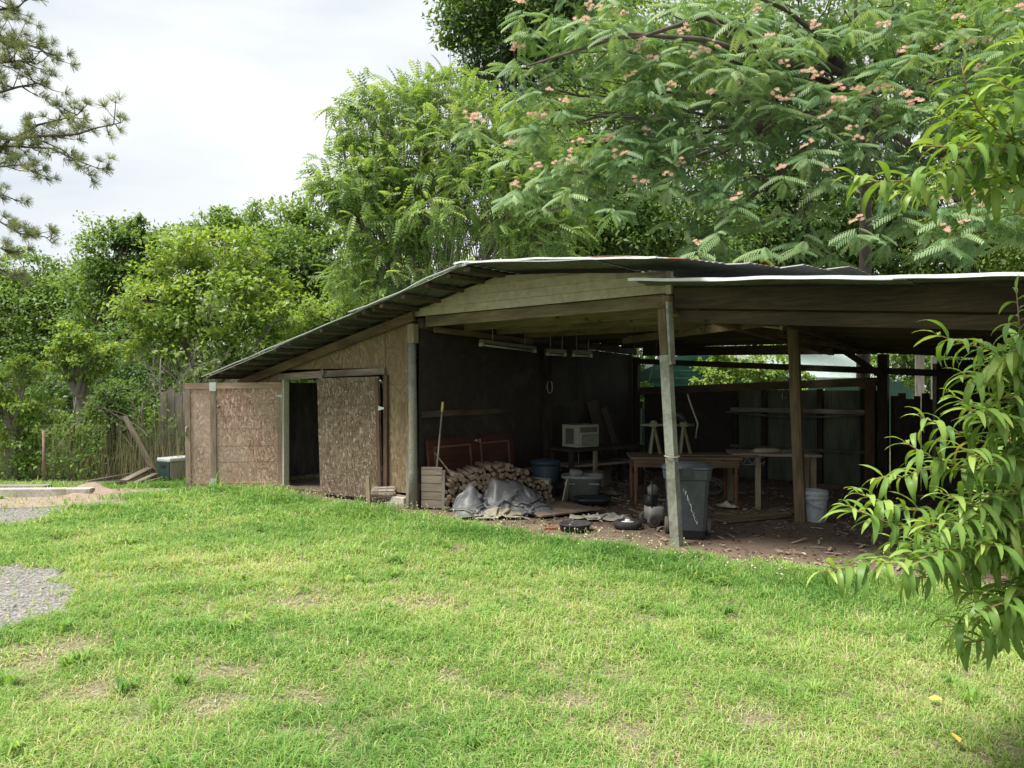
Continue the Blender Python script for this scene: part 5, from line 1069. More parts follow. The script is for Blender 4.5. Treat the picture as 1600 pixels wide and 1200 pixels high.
# walnut-like tree rising behind the shed
tree('walnut_tree', 'airy light green tree with long feathery leaves rising behind the shed ridge', 'tree', gb(720, 16.5),
     lob((575, 190, 16, 45), (630, 175, 16.5, 50), (700, 160, 17, 55), (560, 290, 15.5, 55), (620, 260, 16, 70), (690, 250, 16, 70), (760, 220, 16.5, 70), (540, 300, 15.5, 35), (590, 360, 15.5, 60), (680, 340, 15.5, 75), (760, 320, 15.5, 75), (620, 420, 15.5, 60), (520, 280, 15.5, 25), (820, 260, 16.5, 70), (600, 300, 16, 60), (505, 290, 15.5, 16), (530, 165, 16, 16), (545, 210, 16, 20), (690, 115, 17, 18), (655, 150, 17, 20), (590, 165, 16, 22), (560, 430, 16, 45), (840, 380, 16, 70), (880, 320, 16.5, 60)),
     6000, .33, 'pin', G4, TRUNKG, .11, twigs=14, clump=.36)
tree('oak_tree', 'tall dark oak rising above the walnut tree at the top of the photo', 'tree', gb(790, 25),
     lob((720, 40, 25, 42), (760, 25, 25, 60), (800, 60, 25, 70), (760, 100, 25, 42), (860, 40, 25, 80), (830, -40, 25, 90), (740, -40, 25, 60), (800, 150, 25, 40), (900, 120, 25, 90), (920, -30, 25, 100)), 44000, .15, 'plain', G3, TRUNK, .14, clump=.60, twigs=2, group=None)
# mimosa behind the carport
MIM = lob((870, 200, 11.5, 60), (830, 130, 11.5, 50), (950, 80, 11, 90), (1040, 160, 10, 90), (1000, 250, 10, 90), (900, 270, 10.5, 60), (1120, 80, 10.5, 90), (1200, 190, 9.6, 90), (1130, 240, 9.6, 80), (1290, 230, 9.4, 80), (1380, 200, 9.2, 80), (1300, 120, 10.5, 90), (1450, 110, 10, 100), (1560, 80, 10, 100), (1250, 340, 9.2, 40), (1440, 340, 9.0, 60), (1540, 360, 8.8, 70), (1580, 260, 9, 70), (1370, 300, 9.2, 60), (1130, 350, 9.8, 60), (1050, 20, 10.5, 60), (860, 330, 11, 45), (1250, 20, 10.5, 90), (1400, 10, 10.5, 90), (900, 10, 11.5, 80))
mim = tree('mimosa_tree', 'spreading mimosa tree with feathery leaves and pink flowers over the carport', 'tree', gb(1360, 13.0), [(x, y, z, r*.92) for x, y, z, r in MIM], 2500, .22, 'bip', MIMO, TRUNK, .10, twigs=5, clump=.40, lean=tuple(at(1352, 150, 11.6)))
mb = MB()
for pl_ in ([(1352, 150, 11.6), (1338, 70, 11.4), (1335, -30, 11.2)], [(1352, 150, 11.6), (1290, 70, 11.2), (1230, 20, 10.9), (1150, -20, 10.5)], [(1352, 140, 11.6), (1300, 110, 11.2), (1200, 60, 10.8), (1100, 25, 10.4), (1000, 60, 10.2), (930, 60, 10.2)], [(1352, 140, 11.6), (1400, 90, 11.2), (1460, 40, 11), (1500, -10, 10.8)], [(1345, 120, 11.4), (1230, 100, 10.6), (1100, 60, 10.2), (980, 55, 10.3), (820, 105, 10.8)], [(1352, 200, 11.7), (1420, 250, 10.6), (1400, 270, 9.8)], [(1300, 112, 11.2), (1180, 100, 10.4), (1170, 85, 10.2), (1110, 30, 10)]):
    q = [at(p[0], p[1], p[2]-(.5 if i_ else 0))-Vector(gb(1360, 13.0)) for i_, p in enumerate(pl_)]; n = len(q); mb.tube([q[0]]+[x+Vector((random.uniform(-.04, .04),)*3) for x in q[1:]], [.058*(1-.75*i/(n-1)) for i in range(n)], 8)
mb.build('limb', TRUNK, mim, smooth=True)
def pompom(seed):
    rs = np.random.default_rng(seed); V = []; Fc = []; rn = []
    for k in range(5):
        c = np.array([rs.uniform(-.08, .08), rs.uniform(-.08, .08), rs.uniform(-.02, .04)])
        for j in range(34):
            d = rs.normal(size=3); d[2] = abs(d[2])+.1; d /= np.linalg.norm(d); L = rs.uniform(.030, .042); s = np.cross(d, rs.normal(size=3)); s /= np.linalg.norm(s); i = len(V)
            V += [c-s*.0012, c+s*.0012, c+d*L+s*.0035, c+d*L-s*.0035]; Fc.append((i, i+1, i+2, i+3)); rn += [0, 0, 1, 1]
    return V, Fc, rn
fl = [pompom(s) for s in range(4)]; flm = []
for V, Fc, rn in fl:
    o = npmesh('flower', np.array(V), np.array(Fc), PINK, rnd=rn); flm.append(o.data); bpy.data.objects.remove(o)
spots = [(945, 220, 10), (985, 118, 9.8), (1050, 135, 9.6), (1115, 145, 9.4), (1100, 80, 9.6), (1118, 70, 9.6), (1155, 125, 9.4), (1080, 88, 9.6), (955, 215, 9.9), (970, 240, 9.8), (905, 222, 10.1), (895, 235, 10.1), (870, 255, 10.3), (895, 253, 10.2), (840, 262, 10.4), (1060, 256, 9.6), (1045, 272, 9.6), (1150, 310, 9.3), (1090, 380, 9.3), (1225, 262, 9), (1290, 265, 9), (1262, 225, 9), (1275, 118, 9.3), (1310, 140, 9.3), (1340, 140, 9.2), (1360, 145, 9.2), (1385, 138, 9.1), (1420, 148, 9), (1310, 157, 9.2), (1215, 150, 9.2), (1235, 155, 9.2), (1330, 200, 9.1), (1343, 215, 9.1), (1262, 112, 9.4), (1225, 100, 9.5), (1545, 62, 9.4), (1520, 65, 9.4), (1465, 75, 9.4), (1530, 105, 9.2), (1480, 315, 8.7), (1507, 347, 8.6), (1478, 358, 8.6), (1560, 310, 8.6), (1540, 320, 8.6), (1525, 303, 8.7), (1575, 300, 8.6), (1340, 345, 8.8), (880, 160, 10.4), (830, 180, 10.6), (845, 182, 10.6), (920, 10, 10.4), (940, 15, 10.4), (960, 18, 10.3), (975, 22, 10.3), (910, 35, 10.4), (1065, 48, 9.8), (1020, 90, 9.9), (1000, 70, 10), (806, 75, 10.9), (800, 225, 10.8), (803, 288, 10.7), (735, 180, 11.3), (745, 190, 11.3), (815, 5, 10.9), (1430, 160, 9), (1290, 180, 9.1), (1205, 60, 9.6), (1180, 15, 9.7), (1270, 40, 9.6), (1410, 80, 9.4), (1590, 15, 9.3), (1500, 30, 9.4), (1380, 40, 9.6), (1000, 283, 9.7), (1010, 205, 9.8), (860, 142, 10.5)]
for k, (u, v, Y) in enumerate(spots):
    o = bpy.data.objects.new('flower', flm[k % 4]); C.objects.link(o); o.parent = mim; o.location = at(u, v, Y-.30)-Vector(gb(1360, 13.0)); o.rotation_euler = (random.uniform(-.3, .5), random.uniform(-.3, .3), random.uniform(0, 6)); s = random.uniform(.7, 1.15)*Y/9.5; o.scale = (s, s, s)
# fronds fanned under each flower cluster (a second crown part)
P = []; D = []; U = []; S = []
rx = random.Random(17); extra = [(rx.uniform(800, 1600), rx.uniform(-20, 385), rx.uniform(8.9, 10.8)) for _ in range(170)]
extra = [(u, v, Y+max(0, (1150-u))*.003) for u, v, Y in extra if not (v > 330 and u < 1080)]
for u, v, Y in spots+extra:
    c = at(u, v+16, Y-.12)-Vector(gb(1360, 13.0)); n = rng.integers(5, 9); a0 = rng.uniform(0, 6.28)
    for j in range(n):
        a = a0+j*6.28/n+rng.normal(0, .2); d = np.array([math.cos(a), math.sin(a)*.8, rng.uniform(-.25, .25)]); P.append(np.array(c)+np.array([0, 0, rng.uniform(-.08, .05)])); d[2] -= .12; D.append(d); U.append([0, -.55, 1]); S.append(rng.uniform(.20, .36))
V, Fc = scatter(FB[0], FB[1], np.array(P), frames(np.array(D), np.array(U, float)), np.array(S)); npmesh('leaf_sprays', V, Fc, MIMO, mim, np.repeat(rng.uniform(.45, 1, len(P)), len(FB[0])))
# woodland behind the mimosa: individual trees
wood_specs = [(880, 19, [(840, 330, 19, 70), (900, 300, 19, 80), (960, 340, 19, 80), (900, 400, 19, 70), (860, 230, 19.5, 70), (960, 200, 19.5, 90)], 'G1'),
 (1050, 20, [(1000, 120, 20, 100), (1060, 200, 20, 110), (1040, 320, 19.5, 100), (1100, 380, 19, 90), (980, 380, 19, 80), (1080, 60, 20, 100)], 'G1'),
 (1180, 25, [(1160, 300, 25, 100), (1220, 380, 24.5, 90), (1240, 230, 25, 110), (1180, 140, 25, 100), (1240, 40, 25, 110), (1150, 400, 24.5, 70)], 'G3'),
 (1390, 25.5, [(1330, 350, 25.5, 100), (1400, 260, 25.5, 110), (1360, 130, 25.5, 110), (1420, 390, 25, 90), (1440, 30, 25.5, 110), (1300, 410, 25, 70)], 'G1'),
 (1560, 24, [(1500, 320, 24, 110), (1580, 220, 24, 110), (1540, 100, 24, 120), (1600, 380, 23.5, 100), (1560, 0, 24, 110), (1480, 400, 23.5, 70)], 'G2'),
 (1690, 17, [(1680, 320, 17, 130), (1700, 180, 17, 130), (1680, 40, 17, 130)], 'G1')]
for k, (u, Y, ls, m) in enumerate(wood_specs):
    tree('forest_tree', ['bushy green forest tree behind the shed ridge, leftmost behind the mimosa', 'mid green forest tree behind the mimosa limbs, second from left', 'dark green dense forest tree behind the middle of the mimosa', 'mid green forest tree right of the dark one behind the mimosa', 'light green forest tree behind the mimosa near the right edge', 'mid green forest tree at the far right edge behind the peach leaves'][k], 'tree', gb(u, Y), lob(*ls), 26000, .125 if Y < 21 else .165, 'plain', {'G1': G1, 'G2': G2, 'G3': G3}[m], TRUNK, .20, 'woodland trees behind the carport', clump=.5)
# trees at left
left = [
 ('round_crown_tree', 'rounded mid green tree on the skyline left of the walnut tree', 470, 24, [(440, 370, 24, 55), (500, 360, 24, 45), (390, 360, 24, 40), (460, 430, 23, 70), (520, 410, 23, 50), (400, 440, 23, 70), (330, 370, 24, 35), (480, 480, 23, 60), (350, 350, 24.5, 25)], 14000, .19, 'G1'),
 ('maple_tree', 'bright yellow-green young maple beside the shed roof', 330, 15.5, [(290, 420, 15.5, 55), (350, 410, 15.5, 60), (260, 480, 15, 60), (330, 480, 15, 70), (400, 460, 15.5, 55), (240, 540, 15, 45), (390, 530, 15, 55), (310, 560, 15, 60), (300, 390, 16, 40), (430, 500, 15, 35)], 8500, .15, 'G2'),
 ('young_maple', 'small bright green tree close behind the low end of the shed roof', 470, 17, [(450, 540, 17, 55), (510, 510, 17, 50), (480, 580, 16.5, 50), (560, 480, 17.5, 50), (420, 590, 16, 40), (540, 560, 18, 50), (600, 460, 18, 45)], 8000, .14, 'G2'),
 ('dark_tree', 'dark leafy tree with pinkish blooms behind the maple', 210, 20, [(190, 400, 20, 55), (240, 400, 20, 45), (160, 450, 20, 55), (220, 470, 20, 60), (200, 370, 20, 30), (270, 390, 20.5, 40), (150, 420, 20, 26), (225, 358, 20, 18), (178, 372, 20, 16)], 9000, .15, 'G1'),
 ('broad_tree', 'broad mid green tree at the far left behind the pine branches', 60, 22, [(40, 440, 22, 50), (100, 450, 22, 50), (20, 500, 21.5, 70), (90, 520, 21.5, 70), (150, 540, 21, 60), (-40, 470, 22, 70), (40, 580, 21, 70), (120, 430, 22, 25)], 15000, .16, 'G1'),
 ('cedar_sapling', 'pale green drooping sapling in front of the broken trunk', 120, 14.5, [(120, 530, 14.5, 28), (150, 550, 14.5, 30), (90, 560, 14.5, 28), (130, 570, 14.5, 35)], 2200, .11, 'G2'),
 ('leafy_sapling', 'leafy bright sapling at the left edge of the brush', 20, 12.8, [(10, 600, 12.8, 35), (40, 580, 12.8, 28), (20, 650, 12.8, 40), (60, 640, 12.8, 30), (-20, 620, 12.8, 40), (30, 700, 12.8, 35)], 3600, .10, 'G2'),
 ('leafy_sapling', 'thin sapling right of the broken trunk in the brush', 170, 13.6, [(165, 640, 13.6, 30), (190, 620, 13.8, 35), (150, 690, 13.6, 30), (200, 680, 13.8, 30), (215, 640, 14, 30)], 2600, .09, 'G1'),
 ('bushy_tree', 'dark green bushy tree filling the gap left of the shed roof', 240, 18, [(200, 580, 18, 70), (260, 600, 17.5, 70), (300, 640, 17, 60), (150, 610, 18.5, 60), (350, 600, 17.5, 60), (100, 640, 18, 60), (400, 620, 18, 50)], 15000, .13, 'G3'),
]
for nm, lab, u, Y, ls, cnt, sz, m in left:
    tree(nm, lab, 'tree', gb(u, Y), lob(*ls), int(cnt*1.75), sz*.76, 'plain', {'G1': G1, 'G2': G2, 'G3': G3}[m], TRUNKG if m == 'G2' else TRUNK, .10 if Y < 19 else .2, clump=.45, twigs=10)
# vine bush behind the carport, before the green building
tree('vine_bush', 'leafy green vine tumbling over the green building', 'bush', gb(1180, 15.0), lob((1150, 560, 15, 35), (1200, 575, 15, 38), (1240, 592, 15, 24), (1120, 590, 15, 30), (1180, 600, 15, 40), (1260, 625, 14.5, 24), (1100, 570, 16.9, 14)), 5200, .09, 'plain', G2, TRUNK, .04, clump=.4)
tree('corner_bush', 'small green bush behind the back post of the carport', 'bush', gb(1000, 16.5), lob((1000, 555, 16.5, 30), (975, 600, 16.5, 40), (1035, 545, 16.5, 18)), 2200, .10, 'plain', G1, TRUNK, .04, clump=.4)
tree('hedge_bush', 'green bush behind the white boards at right', 'bush', gb(1440, 18.5), lob((1400, 560, 18.5, 45), (1460, 570, 18.5, 50), (1520, 570, 18.5, 50)), 5000, .12, 'plain', G1, TRUNK, .05, clump=.4)
# bare twiggy shrub left of the shed
mb = MB(); rs = random.Random(11)
def grow(p, d, L, r, dep):
    q = p+d*L; mb.tube(wiggle(p, q, 4, .06, rs), [r, r*.9, r*.8, r*.7, r*.6], 5, cap=False)
    if dep == 0: return
    for k in range(rs.choice((2, 3, 3))):
        nd = (d+Vector((rs.gauss(0, .45), rs.gauss(0, .35), rs.gauss(.0, .35)))).normalized(); grow(p.lerp(q, rs.uniform(.5, 1)), nd, L*rs.uniform(.55, .8), r*.6, dep-1)
root = thing('bare_shrub', 'tangled leafless twigs spreading over the low end of the roof', 'shrub', gb(265, 13.2))
for k in range(7): grow(Vector((rs.uniform(-.6, .9), rs.uniform(-.2, .3), 0)), Vector((rs.uniform(-.6, .5), rs.uniform(-.3, .1), 1)).normalized(), rs.uniform(.9, 1.5), .011, 4)
mb.build('stems', DEADTWIG, root)
for u, Y, v in ((240, 13.4, 640), (228, 13.6, 630), (222, 13.7, 650), (213, 14, 620), (180, 13.6, 600), (105, 13.4, 620), (40, 13.2, 630), (255, 14.0, 560)):
    p = Vector(gb(u, Y)); q = at(u+rs.uniform(-14, 14), v, Y); t = thing('thin_sapling', 'slim bare sapling stem standing in the brush left of the shed', 'sapling', p, 0, 'bare sapling stems in the brush'); mb = MB(); mb.tube(wiggle(Vector((0, 0, -.05)), q-p, 6, .03, rs), [.026, .025, .023, .02, .017, .014, .01], 7)
    mb.build('stem', TRUNKG, t, smooth=True)
# broken trunk
t = thing('broken_trunk', 'reddish broken tree trunk standing in the brush at left', 'tree trunk', gb(128, 15))
mb = MB(); mb.tube([(0, 0, -.1), (.02, 0, .8), (-.03, 0, 1.5), (-.06, 0, 2.1), (-.02, 0, 2.35)], [.15, .14, .135, .12, .05], 12); mb.build('trunk', SNAGM, t, smooth=True)
mb = MB(); mb.tube([(0, 0, 1.25), (.3, -.05, 1.3), (.5, -.1, 1.36)], [.03, .02, .012], 6); mb.tube([(-.04, 0, 1.9), (-.2, 0, 2.1), (-.3, 0, 2.2)], [.03, .02, .01], 6); mb.build('branch', SNAGM, t, smooth=True)
# undergrowth at left, and the far wood
def brush():
    n = 17000; x = rng.uniform(-12.5, -3.9, n); y = rng.uniform(12.35, 15.5, n); h = .25+1.5*fbm(x, y, .9, 8)*np.clip((y-12.0)/1.3, .15, 1); z = h*rng.uniform(0, 1, n)**.8
    k = ~((x > -6.9) & (y < 13.2)) & ((x < -4.8) | (y > 13.9)); x, y, z = x[k], y[k], z[k]; n = len(x); d = unit(n)+np.array([0, -.3, 0]); V, Fc = scatter(LEAF_V, LEAF_F, np.column_stack([x, y, z]), frames(d, np.tile([0, 0, 1.], (n, 1))+unit(n)*.4), rng.uniform(.05, .11, n))
    r = np.repeat(np.clip(rng.uniform(0, .9, n)+.3*(z > .8)-.1, 0, 1), 5)
    o = npmesh('undergrowth', V, Fc, WEEDM, rnd=r); tag(o, 'tangled leafy undergrowth along the left edge of the yard', 'undergrowth', kind='stuff')
    m = 2600; x = rng.uniform(-12, -4.6, m); y = rng.uniform(12.5, 14.5, m); h = rng.uniform(.4, 1.1, m); s = np.zeros((m, 3)); s[:, 0] = .003; P = np.column_stack([x, y, 0*x]); T = P+np.column_stack([rng.normal(0, .12, m), rng.normal(0, .1, m), h]); V = np.stack([P-s, P+s, T+s*.4, T-s*.4], 1).reshape(-1, 3)
    o = npmesh('dry_grass_stems', V, np.arange(m*4).reshape(-1, 4), leafmat('dry_stem', [(0, (0.16, 0.16, 0.07)), (1, (0.40, 0.35, 0.2))], .2), rnd=np.repeat(rng.uniform(0, 1, m), 4)); tag(o, 'tall dry and green stems standing in the undergrowth', 'tall grass', kind='stuff')
    n = 60000; x = rng.uniform(-34, 34, n); y = rng.uniform(27, 33, n); h = 4.6+3.2*fbm(x, y*0, .25, 61)+np.where(x > 0, 2.2, 0)-np.where(x < -6, .8, 0); z = h*rng.uniform(0, 1, n)**.75
    d = unit(n)+np.array([0, -.4, 0]); V, Fc = scatter(LEAF_V, LEAF_F, np.column_stack([x, y, z]), frames(d, np.tile([0, 0, 1.], (n, 1))+unit(n)*.4), rng.uniform(.22, .38, n)); o = npmesh('far_woodland', V, Fc, G1, rnd=np.repeat(rng.uniform(0, 1, n), 5)); tag(o, 'distant dark wall of woodland foliage behind everything', 'woodland', kind='stuff')
    n = 34000; x = rng.uniform(-1, 16, n); y = rng.uniform(23.8, 25.5, n); z = 7*rng.uniform(0, 1, n); k = ~((x > 2.5) & (x < 13) & (z < 2.7)); x, y, z = x[k], y[k], z[k]; n = len(x)
    d = unit(n)+np.array([0, -.4, 0]); V, Fc = scatter(LEAF_V, LEAF_F, np.column_stack([x, y, z]), frames(d, np.tile([0, 0, 1.], (n, 1))+unit(n)*.4), rng.uniform(.12, .20, n)); o = npmesh('woodland_thicket', V, Fc, G1, rnd=np.repeat(rng.uniform(0, 1, n), 5)); tag(o, 'dense thicket of leaves deep in the wood behind the carport', 'thicket', kind='stuff')
brush()
# ------------------------------------------------------------------ pine
pbase = Vector(gb(-150, 12.5)); t = thing('pine_tree', 'tall pine whose long needled branches reach in from the left edge', 'pine tree', pbase)
mb = MB(); mb.tube([(0, 0, -.1), (.1, 0, 3), (.05, 0, 6), (.2, 0, 10.5)], [.24, .2, .16, .08], 12)
TP = []; TD = []; rs = random.Random(3)
def pbranch(pts, r, tw=1.0, spread=.35):
    q = [at(*p)-pbase for p in pts]; n = len(q); mb.tube(q, [r*.7*(1-.8*i/(n-1)) for i in range(n)], 6)
    for i in range(n-1):
        L = (q[i+1]-q[i]).length; d = (q[i+1]-q[i]).normalized()
        for k in range(max(1, int(L*15*tw))):
            if i == 0 and rs.random() < .55: continue
            p = q[i].lerp(q[i+1], rs.random()); o = p+Vector((rs.gauss(0, spread*.6), rs.gauss(0, spread), abs(rs.gauss(0, spread*.55))-.04)); mb.tube([p, (p+o)/2+Vector((0, 0, -.02)), o], [.009, .007, .004], 4, cap=False)
            for s in range(3): TP.append(o+Vector((rs.gauss(0, .03), rs.gauss(0, .03), rs.gauss(0, .02)))); TD.append(((o-p).normalized()+d*.4+Vector((0, 0, .35))))
pbranch([(-150, 330, 12.5), (-20, 262, 12.2), (14, 218, 12.0), (60, 213, 11.8), (120, 210, 11.6), (150, 200, 11.5), (188, 192, 11.4)], .05, 1.1, .22)
pbranch([(20, 218, 12.0), (60, 195, 11.9), (90, 188, 11.9), (120, 180, 11.8), (140, 160, 11.8)], .03, 1.2, .2)
pbranch([(-60, 240, 12.2), (10, 228, 12.0), (80, 232, 11.8), (120, 250, 11.7), (150, 262, 11.6), (178, 266, 11.5)], .03, .7, .15)
pbranch([(60, 218, 11.8), (100, 235, 11.9), (125, 262, 11.8), (150, 285, 11.8)], .018, .4, .12)
pbranch([(-150, 180, 12.5), (-20, 150, 12.2), (28, 136, 12.0), (60, 130, 12), (72, 136, 11.9)], .04, 1.6, .28)
pbranch([(-150, 60, 12.5), (-20, 60, 12.2), (40, 70, 12), (62, 75, 12), (72, 85, 11.9)], .04, 2.0, .32)
pbranch([(-150, 120, 12.5), (-20, 100, 12.2), (30, 95, 12), (60, 100, 12)], .04, 2.0, .3)
pbranch([(-100, 30, 12.5), (0, 15, 12.2), (30, 10, 12), (50, -10, 12)], .04, 2.2, .35)
pbranch([(-150, 300, 12.5), (-20, 262, 12), (30, 258, 11.9), (75, 278, 11.8)], .03, 1.3, .2)
pbranch([(-150, 330, 12.5), (-20, 298, 12), (20, 310, 11.9)], .03, 1.2, .15)
pbranch([(-150, 360, 12.5), (-10, 340, 12), (30, 365, 11.9), (70, 370, 11.8), (80, 378, 11.7)], .03, 1.2, .16)
pbranch([(-150, 400, 12.5), (-10, 385, 12), (30, 395, 11.9)], .03, 1.2, .2)
pbranch([(-150, 445, 12.5), (-10, 415, 12), (20, 432, 11.9), (50, 440, 11.9)], .03, .9, .2)
mb.build('trunk', TRUNK, t, smooth=True)
nv = []; nf = []; rs2 = np.random.default_rng(2)
for k in range(36):
    d = rs2.normal(size=3); d[1] = abs(d[1])+.25; d /= np.linalg.norm(d); s = np.cross(d, rs2.normal(size=3)); s /= np.linalg.norm(s); i = len(nv); nv += [-s*.02, s*.02, d+s*.014, d-s*.014]; nf.append((i, i+1, i+2, i+3))
TP = np.array(TP); TD = np.array(TD); V, Fc = scatter(nv, nf, TP, frames(TD+unit(len(TP))*.25, unit(len(TP))), rng.uniform(.08, .135, len(TP)))
npmesh('crown', V, Fc, NEEDLE, t, np.repeat(rng.uniform(0, 1, len(TP)), len(nv)))

# ------------------------------------------------------------------ peach tree in the right foreground
pb0 = Vector((2.85, 3.1, 0)); t = thing('peach_tree', 'young peach tree with long drooping leaves reaching in at the right edge', 'peach tree', pb0)
def peach_leaf(curl, nseg=7):
    vs = []; fs = []; ang = .15; y = 0; z = 0
    for i in range(nseg+1):
        s = i/nseg; w_ = .096*math.sin(math.pi*min(1, (s*.93+.05)))**.75*(1-.25*s) if i < nseg else .004; f = .35*w_
        r = .01*math.sin(i*2.2); vs += [(-w_, y, z+f+r), (0, y, z), (w_, y, z+f-r)]
        ang -= curl/nseg; y += math.cos(ang)/nseg; z += math.sin(ang)/nseg
    for i in range(nseg):
        k = i*3; fs += [(k, k+1, k+4, k+3), (k+1, k+2, k+5, k+4)]
    return vs, fs
PL = [peach_leaf(c) for c in (1.1, 1.8, 2.3)]
mbp = MB(); LP = [[], [], []]; LD = [[], [], []]; LU = [[], [], []]; LS = [[], [], []]; LR = [[], [], []]
rs = random.Random(21)
def twig(pts, dens=1.0, r=.004, lsz=.152):
    q = [Vector(p)-pb0 for p in pts]; n = len(q); mbp.tube(q, [r*(.45+.55*i/(n-1)) if n > 1 else r for i in range(n)], 6)
    tot = sum((q[i+1]-q[i]).length for i in range(n-1)); m = int(tot/.0150*dens); ph = rs.uniform(0, 6)
    for k in range(m):
        s = (k+.5*rs.random())/m*tot; tip = 1-s/tot; i = 0; s0 = s
        while i < n-2 and s0 > (q[i+1]-q[i]).length: s0 -= (q[i+1]-q[i]).length; i += 1
        seg = q[i+1]-q[i]; p = q[i]+seg.normalized()*min(s0, seg.length); d = -seg.normalized()   # towards the tip
        a = ph+k*2.4; side = d.cross(Vector((0, 0, 1))).normalized(); up = side.cross(d)
        out_ = side*math.cos(a)+up*(math.sin(a)*.35+.25); dr = (out_*.9+d*(.35+.55*(s < .03))).normalized(); v = rs.choice((0, 1, 1, 2, 2)) if s > .04 else 0
        LP[v].append(p); LD[v].append(dr); LU[v].append(Vector((rs.gauss(0, .2), rs.gauss(0, .2), 1))); LS[v].append(lsz*rs.uniform(.75, 1.2)*(.5+.5*min(1, s/.06))); LR[v].append(min(.92, max(0, rs.gauss(.42, .17)+.40*math.exp(-s/.05))) if rs.random() > .003 or s < .15 else 1)
tw = [
 [(1400, 300, 2.75), (1450, 300, 2.75), (1520, 285, 2.8), (1640, 260, 2.9)], [(1470, 180, 2.65), (1520, 200, 2.7), (1580, 220, 2.75), (1660, 240, 2.85)], [(1530, 300, 2.6), (1580, 290, 2.7), (1660, 280, 2.8)], [(1550, 170, 2.8), (1600, 190, 2.8), (1660, 210, 2.85)],
 [(1420, 905, 3.0), (1470, 900, 3.0), (1530, 885, 3.05), (1640, 870, 3.1)], [(1390, 850, 3.3), (1440, 845, 3.3), (1510, 835, 3.3), (1640, 820, 3.2)], [(1480, 1010, 3.1), (1540, 1000, 3.1), (1620, 960, 3.1)], [(1450, 820, 2.7), (1500, 815, 2.75), (1580, 800, 2.9)], [(1510, 960, 2.65), (1560, 945, 2.7), (1640, 900, 2.9)],
 [(1282, 893, 2.75), (1340, 884, 2.78), (1400, 872, 2.82), (1452, 858, 2.9), (1540, 852, 3.0), (1660, 840, 3.05)],
 [(1375, 880, 2.6), (1420, 880, 2.65), (1470, 862, 2.75), (1540, 850, 2.9)],
 [(1322, 790, 2.85), (1360, 806, 2.88), (1400, 822, 2.9), (1460, 838, 2.95), (1560, 840, 3.0)],
 [(1338, 770, 3.0), (1372, 782, 3.0), (1410, 796, 3.0), (1470, 800, 3.05), (1560, 800, 3.1)],
 [(1368, 748, 3.1), (1410, 746, 3.1), (1445, 733, 3.1), (1510, 735, 3.1), (1620, 715, 3.1)],
 [(1412, 690, 3.0), (1450, 712, 3.0), (1500, 730, 3.0), (1560, 740, 3.05)],
 [(1436, 650, 2.9), (1480, 668, 2.9), (1530, 690, 2.95), (1620, 700, 3.0)],
 [(1462, 522, 2.9), (1510, 538, 2.9), (1550, 547, 2.95), (1640, 560, 3.0)],
 [(1588, 452, 2.8), (1592, 500, 2.8), (1598, 560, 2.9), (1640, 640, 3.0)],
 [(1500, 590, 2.8), (1545, 585, 2.85), (1620, 600, 3)],
 [(1490, 620, 3.1), (1540, 640, 3.1), (1630, 650, 3.1)],
 [(1470, 980, 2.8), (1520, 976, 2.8), (1570, 958, 2.9), (1660, 920, 3.0)],
 [(1500, 925, 2.9), (1550, 930, 2.9), (1640, 900, 3)],
 [(1470, 770, 2.8), (1520, 790, 2.8), (1570, 770, 2.9), (1640, 740, 3)],
 [(1440, 880, 3.2), (1500, 880, 3.1), (1580, 860, 3.1), (1650, 850, 3.1)],
 [(1500, 700, 2.7), (1545, 720, 2.75), (1620, 720, 2.9)],
 [(1510, 640, 2.75), (1560, 650, 2.8), (1640, 670, 2.9)],
 [(1530, 850, 2.7), (1570, 855, 2.75), (1640, 840, 2.9)],
 [(1330, 275, 2.6), (1370, 284, 2.6), (1430, 282, 2.62), (1500, 256, 2.7), (1560, 240, 2.75), (1660, 225, 2.85)],
 [(1445, 228, 2.5), (1490, 230, 2.52), (1540, 232, 2.6), (1640, 228, 2.7)],
 [(1502, 98, 2.5), (1510, 140, 2.52), (1530, 175, 2.6), (1560, 205, 2.7), (1640, 240, 2.8)],
 [(1560, 130, 2.4), (1600, 150, 2.5), (1660, 190, 2.7)],
 [(1580, 325, 2.6), (1620, 345, 2.6), (1680, 340, 2.8)],
 [(1595, 60, 2.6), (1640, 90, 2.7)], [(1540, 210, 2.8), (1590, 215, 2.8), (1660, 240, 2.85)],
]
bases = []
for p in tw:
    W = [at(*x) for x in p]; twig(W, 1.0 if p[0][0] < 1560 else .9); bases.append(W[-1]-pb0)
for k in range(105):
    u = 1640-135*rs.random()**1.3; v = rs.uniform(560, 985)
    if u < 1500+abs(v-770)*.12: continue
    Y = rs.uniform(2.75, 3.5); p0 = at(u, v, Y); d = Vector((rs.uniform(.4, 1), rs.uniform(-.4, .4), rs.uniform(-.1, .5))).normalized(); twig([p0, p0+d*.15+Vector((0, 0, .01)), p0+d*.34], .85); bases.append(p0+d*.34-pb0)
for k in range(60):   # the rest of the tree, right of the frame
    c = Vector((rs.uniform(2.25, 3.9), rs.uniform(2.3, 4.2), rs.uniform(.7, 3.1))); d = (c-Vector((2.9, 3.1, 1.6))); d.normalize(); 
    if (c.x-.1)/c.y < .71: continue
    twig([c, c-d*.18, c-d*.4], .8); bases.append(c-d*.4-pb0)
fk = Vector((-.05, 0, .55))
mbp2 = MB(); mbp2.tube([(0, 0, -.1), (.02, 0, .25), fk], [.055, .048, .04], 10)
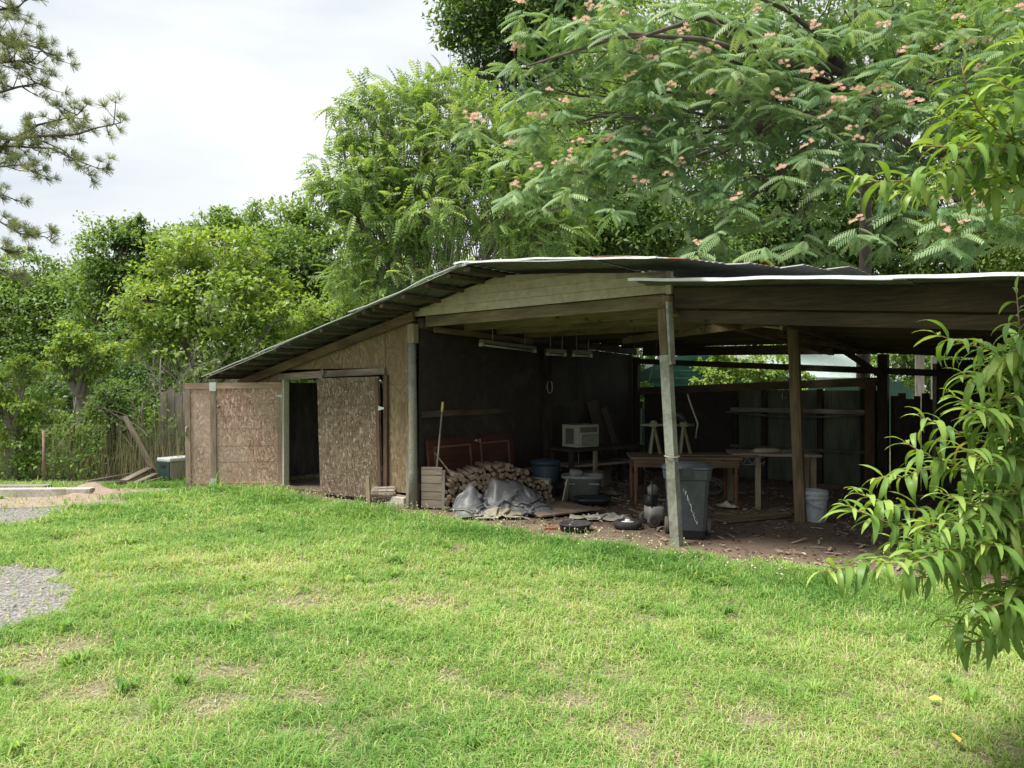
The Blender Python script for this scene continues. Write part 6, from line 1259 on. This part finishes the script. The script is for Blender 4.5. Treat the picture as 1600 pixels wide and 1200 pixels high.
tops = [Vector((-.35, -.05, .85)), Vector((-.3, .0, 1.2)), Vector((-.28, -.1, 1.6)), Vector((.1, .2, 1.7)), Vector((-.3, -.1, 2.3)), Vector((.3, -.1, 2.2)), Vector((.3, .3, 1.3)), Vector((-.1, -.3, 1.2))]
for q in tops: mbp2.tube(wiggle(fk, q, 5, .06, rs), [.03, .027, .023, .02, .016, .012], 8)
for b in bases:
    q = min(tops, key=lambda x: (x-b).length+(.25 if x.z > b.z+.15 else 0)); mbp2.tube(wiggle(q, b, 4, .05, rs), [.010, .008, .007, .006, .005], 6)
mbp2.cur = 1; mbp2.add(mbp.v, mbp.f); mbp2.build('trunk', [TRUNKG, TWIGM], t, smooth=True)
Vs = []; Fs = []; Rn = []; off = 0
for v in range(3):
    pos = np.array([list(p) for p in LP[v]]); V, Fc = scatter(PL[v][0], PL[v][1], pos, frames(np.array([list(p) for p in LD[v]]), np.array([list(p) for p in LU[v]])), np.array(LS[v])); Vs.append(V); Fs.append(Fc+off); off += len(V); Rn.append(np.repeat(LR[v], len(PL[v][0])))
npmesh('crown', np.concatenate(Vs), np.concatenate(Fs), PEACH, t, np.where(np.concatenate(Rn) > .97, 1.0, np.clip(np.concatenate(Rn)+np.tile([0, .12, 0], off//3), 0, .93)), smooth=True)
# fallen yellow leaves on the lawn
for k, (u, v) in enumerate(((1500, 1160), (1403, 1032), (1142, 937), (1450, 1090))):
    p = gr(u, v, .045); mb = MB(); mb.add([(x*.07, y*.07, z*.05) for x, y, z in [(0, 0, 0), (.3, .4, .1), (0, 1, 0), (-.3, .4, .1)]], [(0, 1, 2, 3)]); o = mb.build('fallen_leaf', surf('yellow_leaf' if k != 2 else 'rust_leaf', (0.6, 0.38, 0.06) if k != 2 else (.45, .15, .06), (0.75, 0.5, 0.1) if k != 2 else (.55, .22, .1), 9, .7), None, loc=p, rot=(.2, .3, k*1.3)); o.modifiers.new('t', 'SOLIDIFY').thickness = .001
    tag(o, ['yellow fallen leaf on the grass at the bottom right', 'yellow fallen leaf on the grass left of the peach shade', 'rust red fallen leaf on the lawn in front of the refuse bin', 'yellow fallen leaf nearest the peach shade edge'][k], 'fallen leaf', 'fallen leaves on the lawn')
